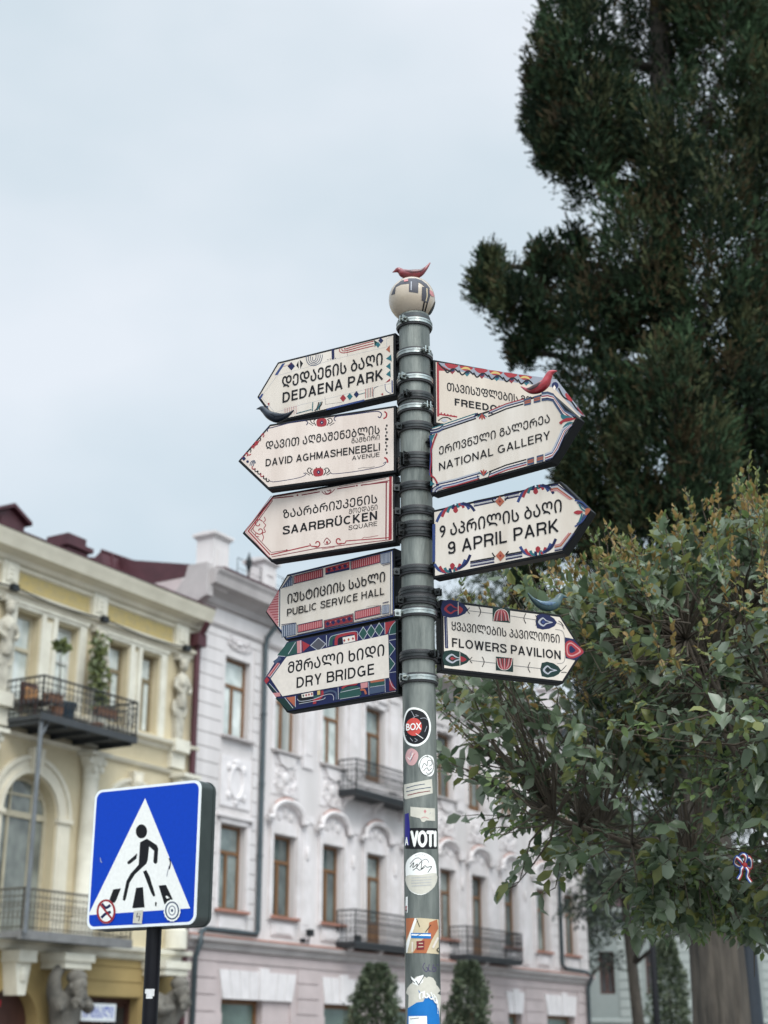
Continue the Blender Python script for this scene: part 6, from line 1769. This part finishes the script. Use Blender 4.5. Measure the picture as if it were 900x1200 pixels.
# ---- glossy leaved tree in front of it
PC = at(915, 868, 7.3)
PR_ = Vector((1.64, 1.45, 1.05))
pbx, pby = PC.x + .18, PC.y + .1
priv = thing("privet_tree", "round crowned glossy leaved evergreen tree with olive young shoots", "tree", (pbx, pby, 0))
def prel(p): return (p[0] - pbx, p[1] - pby, p[2])
Pv = [leafmat("glossy_leaf", (0.170, 0.224, 0.136), .30, .6, col2=(0.109, 0.152, 0.090), scale=2.5, trans=.45), leafmat("glossy_leaf_dark", (0.088, 0.129, 0.071), .30, .6, col2=(0.054, 0.084, 0.046), scale=2.5, trans=.45),
      leafmat("olive_leaf", (0.224, 0.237, 0.079), .45, .4, col2=(0.150, 0.170, 0.057), scale=2.5, trans=.45), leafmat("young_shoot_leaf", (0.326, 0.203, 0.074), .48, .4, col2=(0.231, 0.176, 0.061), scale=4, trans=.45),
      leafmat("silvery_leaf", (0.284, 0.333, 0.244), .30, .6, col2=(0.190, 0.237, 0.170), scale=2.5, trans=.45), leafmat("spring_green_leaf", (0.170, 0.237, 0.081), .42, .4, col2=(0.116, 0.170, 0.061), scale=3, trans=.45)]
tr = MB()
fork = Vector((pbx, pby, 2.05))
tr.tube([prel((pbx, pby, -.05)), prel((pbx + .01, pby, .5)), prel((pbx - .02, pby + .02, 1.4)), prel(fork)], [.12, .085, .07, .065], 14)
tr.build("trunk", M_branch, priv, smooth=True)
limbs = []
bm_ = MB()
for k in range(15):
    az_ = R(360 * k / 15 + rng.uniform(-9, 9)); el = R(rng.choice([12, 28, 48, 66]) + rng.uniform(-6, 6))
    d = Vector((math.cos(az_) * math.cos(el), math.sin(az_) * math.cos(el), math.sin(el)))
    e = Vector((PC.x + d.x * PR_.x * .72, PC.y + d.y * PR_.y * .72, PC.z - .75 + (d.z * 1.35) * PR_.z))
    pts = [fork + Vector((0, 0, -.06)), fork.lerp(e, .3) + Vector((rng.normal() * .05, rng.normal() * .05, .04)), fork.lerp(e, .65) + Vector((rng.normal() * .07, rng.normal() * .07, .05)), e]
    sp = []
    for i_ in range(3):
        for j in range(4): sp.append(pts[i_].lerp(pts[i_ + 1], j / 4))
    sp.append(e)
    for i_ in range(1, len(sp) - 1): sp[i_] = (sp[i_ - 1] + sp[i_] * 2 + sp[i_ + 1]) / 4
    bm_.tube([prel(p) for p in sp], [.026 - .018 * i_ / len(sp) for i_ in range(len(sp))], 7)
    limbs.append(sp)
nodes = [p for sp in limbs for p in sp[4:]]
nodes_np = np.array([list(p) for p in nodes])
LP, LA, LN, LS_, LI_ = [], [], [], [], []
def leafy(p0, p1, d, young, n, small=False):
    ax = (p1 - p0); L_ = ax.length
    for i_ in range(n):
        t = 1 - (i_ // 2) * (.85 / max(1, n // 2)) - rng.uniform(0, .04)
        pp = p0.lerp(p1, t)
        side = rand_unit(1)[0]
        if i_ % 2: side = -prev
        prev = side
        a = np.array(ax.normalized()) * .35 + side * .9 + np.array(d) * .35 + np.array([0, 0, -.22])
        nn = np.array([0, 0, 1.0]) + rng.normal(size=3) * .42 + np.array(d) * .45
        LP.append(np.array(pp)); LA.append(a); LN.append(nn)
        tip = t > .80
        if young and t > .66:
            LS_.append(rng.uniform(.026, .052)); LI_.append(3 if rng.random() < .55 else 2)
        else:
            LS_.append(rng.uniform(.034, .060) if (small or rng.random() < .12) else rng.uniform(.058, .112)); w = rng.random()
            LI_.append((5 if w < .34 else (2 if w < .45 else (0 if w < .75 else 1))) if small else (0 if w < .36 else (1 if w < .54 else (4 if w < .86 else 2))))
ntw = 0
def shoot(b0, d):
    h = rng.uniform(.05, .15)
    e = b0 + Vector((d[0] * .25 + rng.normal() * .25, d[1] * .25 + rng.normal() * .25, 1.0)).normalized() * h
    bm_.tube([prel(b0), prel(b0.lerp(e, .5) + Vector((rng.normal() * .006, 0, 0))), prel(e)], [.0022, .0018, .001], 4, cap=False)
    c = 3 if rng.random() < .6 else 2
    for i_ in range(int(rng.integers(6, 13))):
        t = rng.uniform(.15, 1.0); sd_ = rand_unit(1)[0]
        LP.append(np.array(b0.lerp(e, t))); LA.append(np.array([sd_[0], sd_[1], .75 + .5 * t])); LN.append(sd_ + np.array([0, 0, .4]))
        LS_.append(rng.uniform(.016, .042)); LI_.append(c if rng.random() < .7 else 5)
for k in range(1600):
    u = rand_unit(1)[0]
    if u[2] < -.72: continue
    if u[2] < -.1 and rng.random() < .45: continue
    if u[0] < -.35 and u[2] < .25 and rng.random() < .35: continue
    rr = rng.uniform(.60, 1.0) ** .55
    lump = 1 + .08 * math.sin(u[0] * 5 + 1) + .07 * math.sin(u[2] * 7 + u[1] * 4)
    tip = Vector((PC.x + u[0] * PR_.x * rr * lump, PC.y + u[1] * PR_.y * rr * lump, PC.z + u[2] * PR_.z * rr * lump))
    j = int(np.argmin(np.sum((nodes_np - np.array(tip) * 1.0) ** 2, axis=1) + rng.uniform(0, .05, len(nodes_np))))
    s0 = nodes[j]
    mid = s0.lerp(tip, .5) + Vector((rng.normal() * .05, rng.normal() * .05, rng.normal() * .04 + .02))
    bm_.tube([prel(s0), prel(s0.lerp(mid, .5) + Vector((0, 0, .01))), prel(mid), prel(mid.lerp(tip, .5) + Vector((0, 0, -.008))), prel(tip)], [.0075, .006, .005, .004, .002], 5, cap=False)
    up = u[2] > -.05
    end = tip + Vector((u[0] * .10, u[1] * .10, u[2] * .08 + (.10 if up else .02)))
    p0 = mid.lerp(tip, .35) if up else s0.lerp(mid, .7)
    leafy(p0, end, u, up and rng.random() < .85, int(rng.uniform(10, 19) if up else rng.uniform(12, 21)), small=rng.random() < (.45 if not up else .12))
    if u[2] > .0 and rr > .8:
        for _ in range(int(rng.integers(0, 2) + (u[2] > .45))): shoot(end if _ == 0 else p0.lerp(end, rng.uniform(.4, .9)), u)
    bm_.tube([prel(tip), prel(end)], [.0028, .0012], 4, cap=False)
    ntw += 1
# leafy hanging twigs low on the right of the crown
for k in range(150):
    e = at(rng.uniform(745, 930), rng.uniform(1010, 1088), rng.uniform(6.8, 7.7))
    s0 = nodes[int(np.argmin(np.sum((nodes_np - np.array(e)) ** 2, axis=1)))]
    if (s0 - e).length > 1.3: continue
    m0 = s0.lerp(e, .55) + Vector((0, 0, .05))
    bm_.tube([prel(s0), prel(m0), prel(e)], [.006, .004, .002], 4, cap=False)
    leafy(m0, e + Vector((rng.normal() * .06, rng.normal() * .06, -.05)), rand_unit(1)[0], False, int(rng.integers(10, 18)), small=rng.random() < .5)
# bare inner twigs low in the crown
for k in range(360):
    s0 = nodes[int(rng.integers(len(nodes)))]
    u = rand_unit(1)[0] * rng.uniform(.25, .6)
    e = s0 + Vector((u[0], u[1], u[2] * .6))
    bm_.tube([prel(s0), prel(s0.lerp(e, .5) + Vector((0, 0, .03))), prel(e)], [.005, .004, .002], 4, cap=False)
    if rng.random() < .75: leafy(s0.lerp(e, .5), e, u, False, int(rng.integers(4, 9)), small=True)
print("PRIVET leaves", len(LP), "twigs", ntw)
bm_.build("branches", mat("grey_brown_twig_bark", (0.110, 0.088, 0.066), .9, 0, 0, 14, (0.060, 0.048, 0.036), .4, 30), priv, smooth=True)
leaves("crown", np.array(LP), np.array(LA), np.array(LN), np.array(LS_), Pv, LI_, priv, 'ovate', 1.12, (pbx, pby, 0))

# ---- generic far tree: trunk, boughs, sprays of leaves
def far_tree(name, label, base, trunk, clumps, mats_, leaf=.2, per=60, group=None, bark=M_branch, kind='quad', droop=0.0, squash=.6):
    """trunk: [(x,y,z,r)...] relative; clumps: [(x,y,z,r)...] relative"""
    t = thing(name, label, "tree", base, 0, group)
    m_ = MB(); m_.tube([q[:3] for q in trunk], [q[3] for q in trunk], 10)
    for (x, y, z, r_) in clumps[::2]:
        j = min(range(len(trunk)), key=lambda i: abs(trunk[i][2] - (z - r_)))
        a = trunk[j]
        m_.tube([a[:3], ((a[0] + x) / 2, (a[1] + y) / 2, (a[2] + z) / 2 + .1), (x, y, z)], [a[3] * .45, a[3] * .28, a[3] * .1], 6)
    m_.build("trunk", bark, t, smooth=True)
    P, A_, S, I = [], [], [], []
    for (x, y, z, r_) in clumps:
        n = int(per * r_ ** 2) + 12
        nc = max(3, n // 14)
        for k in range(nc):
            u = rand_unit(1)[0]
            c = np.array([x, y, z]) + u * r_ * np.array([1, 1, squash]) * rng.uniform(.3, 1.0) ** .6
            m = 14
            q = rng.normal(size=(m, 3)) * leaf * 1.3 * np.array([1, 1, .6])
            P.append(c + q); A_.append(q + u * .4 * leaf + np.array([0, 0, -droop]) + rng.normal(size=(m, 3)) * leaf * .6)
            S.append(rng.uniform(.6, 1.3, m) * leaf); I.append(np.full(m, rng.integers(0, len(mats_))))
    P = np.concatenate(P); A_ = np.concatenate(A_)
    leaves("crown", P, A_, rand_unit(len(P)), np.concatenate(S), mats_, np.concatenate(I), t, kind)
    return t
Fm = [leafmat("spruce_green", (0.045, 0.070, 0.040), .7, scale=.8), leafmat("spruce_dark", (0.024, 0.040, 0.026), .7, scale=.8), leafmat("spruce_light", (0.085, 0.105, 0.045), .7, scale=.8)]
Fd = [leafmat("cedar_green", (0.036, 0.056, 0.030), .7, scale=.8), leafmat("cedar_dark", (0.016, 0.026, 0.018), .7, scale=.8), leafmat("cedar_light", (0.075, 0.095, 0.040), .7, scale=.8)]
# behind the lilac house
b = at(565, 1100, 82); 
cl = [(rng.normal() * 1.6, rng.normal() * 1.5, z, 1.2) for z in np.linspace(14, 27.0, 22)]
cl += [(-1.4, 0, 26.0, .9), (1.6, .2, 26.3, 1.1), (-.2, 0, 27.6, .7), (.9, 0, 27.0, .8), (-2.0, 0, 24.4, 1.0), (2.2, 0, 24.2, 1.1)]
far_tree("deciduous_tree", "distant treetop showing over the lilac house between the right hand boards", (at(565, 690, 82).x, 82, 0), [(0, 0, 0, .45), (0, 0, 12, .3), (0, 0, 26, .06)], cl, Fm, .34, 120, "trees beyond the houses")
# two cedars in front of the pale house
def cedar(px, Y, label, z_lo, z_hi, w, lean, mats_, n=60, per=90, trunkr=.2):
    b = at(px, 1180, Y)
    cl = []
    for k in range(n):
        z = rng.uniform(z_lo, z_hi); f = 1 - .45 * (z - z_lo) / (z_hi - z_lo)
        a = rng.uniform(0, 6.28); r_ = w * f * rng.uniform(.25, 1)
        cl.append((r_ * math.cos(a), r_ * math.sin(a), z - .18 * r_, rng.uniform(.5, .9)))
    return far_tree("cedar_tree", label, (b.x, Y, 0), [(lean * 4 - lean * z * 1.0, 0, z, trunkr * (1 - .75 * z / z_hi)) for z in np.linspace(0, z_hi, 8)], cl, mats_, .16, per, "trees beyond the houses", M_bark, 'quad', .08, .4)
cedar(744, 50, "cedar with a bare pale trunk in front of the pale green house", 5.9, 15, 2.5, .06, [Fd[0], Fd[2], Fd[1], Fd[1]], 190, 170, .22)
cedar(684, 68, "dark narrow cedar at the corner of the lilac house", 5.5, 15, 1.5, .0, [Fd[1], Fd[1], Fd[0]], 110, 190, .18)
cedar(838, 60, "dark cedar half hidden between the cypress trunk and the cedar with pale trunk", 6.3, 17, 3.0, .0, [Fd[1], Fd[1], Fd[0]], 210, 140, .2)

Fs = [leafmat("clipped_green", (0.085, 0.115, 0.065), .6, scale=2), leafmat("clipped_dark", (0.045, 0.068, 0.038), .6, scale=2), leafmat("clipped_light", (0.13, 0.155, 0.09), .6, scale=2)]
# small clipped evergreens on the far pavement
def cone_shrub(px, Y, z, w, label, kind=0):
    b = at(px, 1190, Y)
    t = thing("evergreen_shrub", label, "shrub", (b.x, Y, 0), 0, "shrubs in front of the lilac house")
    m_ = MB(); m_.tube([(0, 0, .4), (0, 0, 1.2), (.02, 0, z * .9)], [.06, .05, .02], 8); m_.build("stem", M_branch, t, smooth=True)
    n = 9000
    zz = rng.uniform(.9, z, n); f = np.clip(1.15 - (zz / z) ** 3, 0.12, 1) ** .6
    an = rng.uniform(0, 6.283, n); lump = 1 + .22 * np.sin(an * 3 + zz * 4 + kind) + .18 * np.sin(an * 5 - zz * 7) + np.where(rng.random(n) < .08, rng.uniform(0, .3, n), 0)
    rr = w * f * lump * rng.uniform(.55, 1.02, n)
    P = np.stack([rr * np.cos(an), rr * np.sin(an), zz], 1)
    A2 = np.stack([np.cos(an) * .7, np.sin(an) * .7, np.full(n, .6)], 1) + rng.normal(size=(n, 3)) * .4
    leaves("crown", P, A2, rand_unit(n), rng.uniform(.05, .12, n), Fs, rng.integers(0, 3, n), t, 'quad', 1.3)
    p_ = MB(); p_.lathe([(.28, 0), (.36, .1), (.42, .55), (.46, .58), (.46, .64), (.40, .64), (.38, .58)], 20, 0, 0); p_.build("pot", mat("grey_stone_pot", (.22, .21, .20), .85, 0, .3, 5), t, smooth=True, auto=40)
    return t
cone_shrub(440, 40, 3.78, .66, "rounded clipped evergreen shrub just left of the signpost, under the balcony")
cone_shrub(549, 42, 3.95, .58, "conical clipped evergreen shrub just right of the signpost", 1)

sh_ = cone_shrub(786, 47, 4.9, .55, "dark clipped evergreen shrub beside the cypress trunk, in front of the pale green house")
sh_['group'] = 'shrubs in front of the pale green house'
# climbing plant and potted shrub on the upper balcony
def balcony_plant(s_, d, z, h, w, label, n=500, topball=False):
    t = thing("potted_plant", label, "plant", fp(s_, d, z), FRZ, "plants on the upper balcony")
    m_ = MB(); m_.lathe([(.12, 0), (.16, .25), (.17, .27), (.17, .3), (.14, .3)], 14, 0, 0); m_.build("pot", M_terrpot, t)
    m_ = MB(); m_.tube([(0, 0, .22), (.03, 0, h * .5), (0, .02, h * .95)], [.022, .018, .008], 6); m_.build("stem", M_branch, t)
    if topball:
        P = np.array([0, 0, h]) + rand_unit(n) * rng.uniform(.3, 1, (n, 1)) ** .5 * np.array([w, w, w * .55])
    else:
        zz = rng.uniform(.25, 1, n) * h; an = rng.uniform(0, 6.28, n)
        rr = w * rng.uniform(.1, 1, n) * (0.5 + .5 * np.sin(zz * 3.1) ** 2)
        P = np.stack([rr * np.cos(an) + .10 * np.sin(zz * 2.2), rr * np.sin(an) * .6, zz], 1)
    leaves("foliage", P, rng.normal(size=(n, 3)) + np.array([0, 0, -.4]), rand_unit(n), rng.uniform(.10, .2, n), [leafmat("climber_leaf", (.19, .22, .075), .6, scale=3, trans=.3), leafmat("climber_leaf_dark", (.11, .14, .055), .6, scale=3)], rng.integers(0, 2, n), t, 'quad', 1.2)
balcony_plant(27.45, .55, 8.9, 2.5, .40, "tall straggling green climber at the right end of the upper balcony", 420)
balcony_plant(25.55, 1.0, 8.9, 1.75, .15, "small ball headed potted plant on a thin stem on the upper balcony", 130, True)

# ------------------------------------------------------------------ pale house beyond the trees
pale = thing("pale_green_house", "pale grey green house with banded corner stones, beyond the trees", "building", (9.0, 75, 0), R(-2))
M_pale = mat("pale_green_plaster", (0.27, 0.30, 0.29), .85, 0, 0, .5, (.22, .25, .24), .1, 20)
M_palet = mat("pale_green_trim", (0.33, 0.36, 0.345), .85, 0, .12, 1)
w_ = MB(); ph = [(1.3, 2.02, 4.35, 6.3), (3.5, 4.25, 4.35, 6.3), (7.2, 8.1, 4.35, 6.6), (1.3, 2.02, .3, 2.6), (3.5, 4.25, .3, 2.6), (10.2, 11.1, 4.35, 6.6), (13.2, 14.1, 4.35, 6.6)]
wall_mesh(w_, -4, 18, 0, 8.2, ph, .3, 0); w_.box(-4, 18, .6, 10, 0, 8.2, 0)
for a, b_ in ((-1.2, .4), (2.2, 3.3), (4.5, 5.9), (9.0, 9.9)): courses(w_, a, b_, 2.9, 7.6, .42, [], .04, .05, 1)
courses(w_, 11.3, 18, .3, 5.0, .5, ph, .04, .05, 1)
w_.build("wall", [M_pale, M_palet], pale)
c_ = MB(); c_.prism_x([(0, 7.9), (-.2, 8.0), (-.5, 8.1), (-.5, 8.3), (0, 8.35)], -4, 18); c_.prism_x([(0, 3.0), (-.12, 3.05), (-.12, 3.2), (0, 3.25)], -4, 10); c_.prism_x([(0, 5.0), (-.2, 5.1), (-.2, 5.3), (0, 5.35)], 11, 18); c_.build("cornice", M_palet, pale)
r_ = MB(); r_.prism_x([(-.5, 8.31), (-.5, 8.36), (5, 10.5), (10, 8.36), (10, 8.31)], -4, 18); r_.build("roof", M_maroon, pale)
M_dimglass = mat("very_dark_glass", (.03, .025, .025), .1)
for h in ph: window(pale, h[0], h[1], h[2], h[3], .2, M_dimglass, frame=M_brownw, transom=.7, fw=.1)

# ------------------------------------------------------------------ lamp post, small sign post, tied ribbon
LYd = 20.0
lb = at(877, 1150, LYd)
lp = thing("lamp_post", "dark blue grey lamp post with pale collar beside the cypress trunk", "lamp post", (lb.x, LYd, 0))
m_ = MB(); zt_ = at(877, 1108, LYd).z
m_.lathe([(.26, 0), (.26, .3), (.18, .4), (.16, .9), (.165, 1.2), (.135, zt_ - .02), (.135, zt_)], 20); m_.build("shaft", mat("blue_grey_cast_iron", (.022, .030, .042), .45, .2, .3, 4), lp, smooth=True, auto=40)
m_ = MB(); m_.lathe([(.14, zt_), (.20, zt_ + .03), (.20, zt_ + .09), (.15, zt_ + .12), (.15, zt_ + .2), (.24, zt_ + .5), (.26, zt_ + .95), (.16, zt_ + 1.15), (.04, zt_ + 1.25)], 16); m_.build("lantern", mat("milky_lantern_glass", (.45, .46, .44), .35), lp, smooth=True, auto=40)
M_thin = mat("black_thin_post", (.006, .006, .008), .6, spec=.15)
sb = at(768, 1165, 34.0)
sp_ = thing("street_lamp", "slim black post with a dark lantern head in front of the pale house", "street lamp", (sb.x, 34.0, 0))
m_ = MB(); m_.tube([(0, 0, -.1), (0, 0, 1.5), (0, 0, 4.9)], [.085, .07, .06], 12); m_.build("post", M_thin, sp_, smooth=True)
z_ = at(768, 1165, 34.0).z
m_ = MB(); m_.lathe([(.06, 4.85), (.16, 4.95), (.22, 5.5), (.25, 5.65), (.12, 5.85), (.03, 6.0)], 8); m_.build("lantern_head", mat("dark_lantern_head", (.008, .008, .010), .5), sp_)

# striped ribbon bow
rb = at(872, 1014, 6.0)
M_rib = [mat("ribbon_red", srgb(140, 24, 30), .7), mat("ribbon_white", srgb(196, 196, 196), .7), mat("ribbon_blue", srgb(14, 54, 130), .7)]
rbt = thing("ribbon_bow", "red white and blue striped ribbon bow tied to a branch", "ribbon", rb)
def ribbon(pts, w=.016, name="loop"):
    m_ = MB(); n = len(pts)
    pts = [Vector(p) for p in pts]
    for s_ in range(3):
        vs = []
        for i_ in range(n):
            t = (pts[min(i_ + 1, n - 1)] - pts[max(i_ - 1, 0)]).normalized()
            sd_ = t.cross(Vector((.25, -1, .2))).normalized()
            for e_ in (s_, s_ + 1): vs.append(pts[i_] + sd_ * w * (e_ / 3 - .5))
        fs = [(2 * i_, 2 * i_ + 1, 2 * i_ + 3, 2 * i_ + 2) for i_ in range(n - 1)]
        m_.add(vs, fs, s_)
    o = m_.build(name, M_rib, rbt, smooth=True); sl = o.modifiers.new("thick", 'SOLIDIFY'); sl.thickness = .0012
def sp3(pts, n=6):
    xy = smooth_pts([(p[0], p[1]) for p in pts], n); xz = smooth_pts([(p[0], p[2]) for p in pts], n)
    return [(a[0], a[1], b[1]) for a, b in zip(xy, xz)]
def sp3k(pts): return sp3([(p[0] * .5, p[1] * .9, p[2] * .55) for p in pts])
ribbon(sp3k([(0, 0, 0), (-.03, -.02, .03), (-.06, -.01, .055), (-.065, .02, .02), (-.03, .02, -.005), (0, .005, 0)]))
ribbon(sp3k([(0, 0, 0), (.03, -.02, .05), (.055, -.01, .03), (.06, .02, -.01), (.03, .02, -.01), (0, .005, 0)]))
ribbon(sp3k([(0, 0, 0), (.01, -.03, .05), (-.01, -.02, .075), (-.03, .02, .05), (0, .01, 0)]))
ribbon(sp3k([(0, -.005, 0), (-.03, -.02, -.03), (-.035, -.01, -.065), (-.06, -.01, -.10)]), name="tail")
ribbon(sp3k([(0, -.005, 0), (.02, -.02, -.04), (.015, -.01, -.08), (.04, -.01, -.12)]), name="tail")
m_ = MB(); m_.ball((0, -.004, 0), .012, .012, .014, 10); m_.build("knot", M_rib[0], rbt, smooth=True)
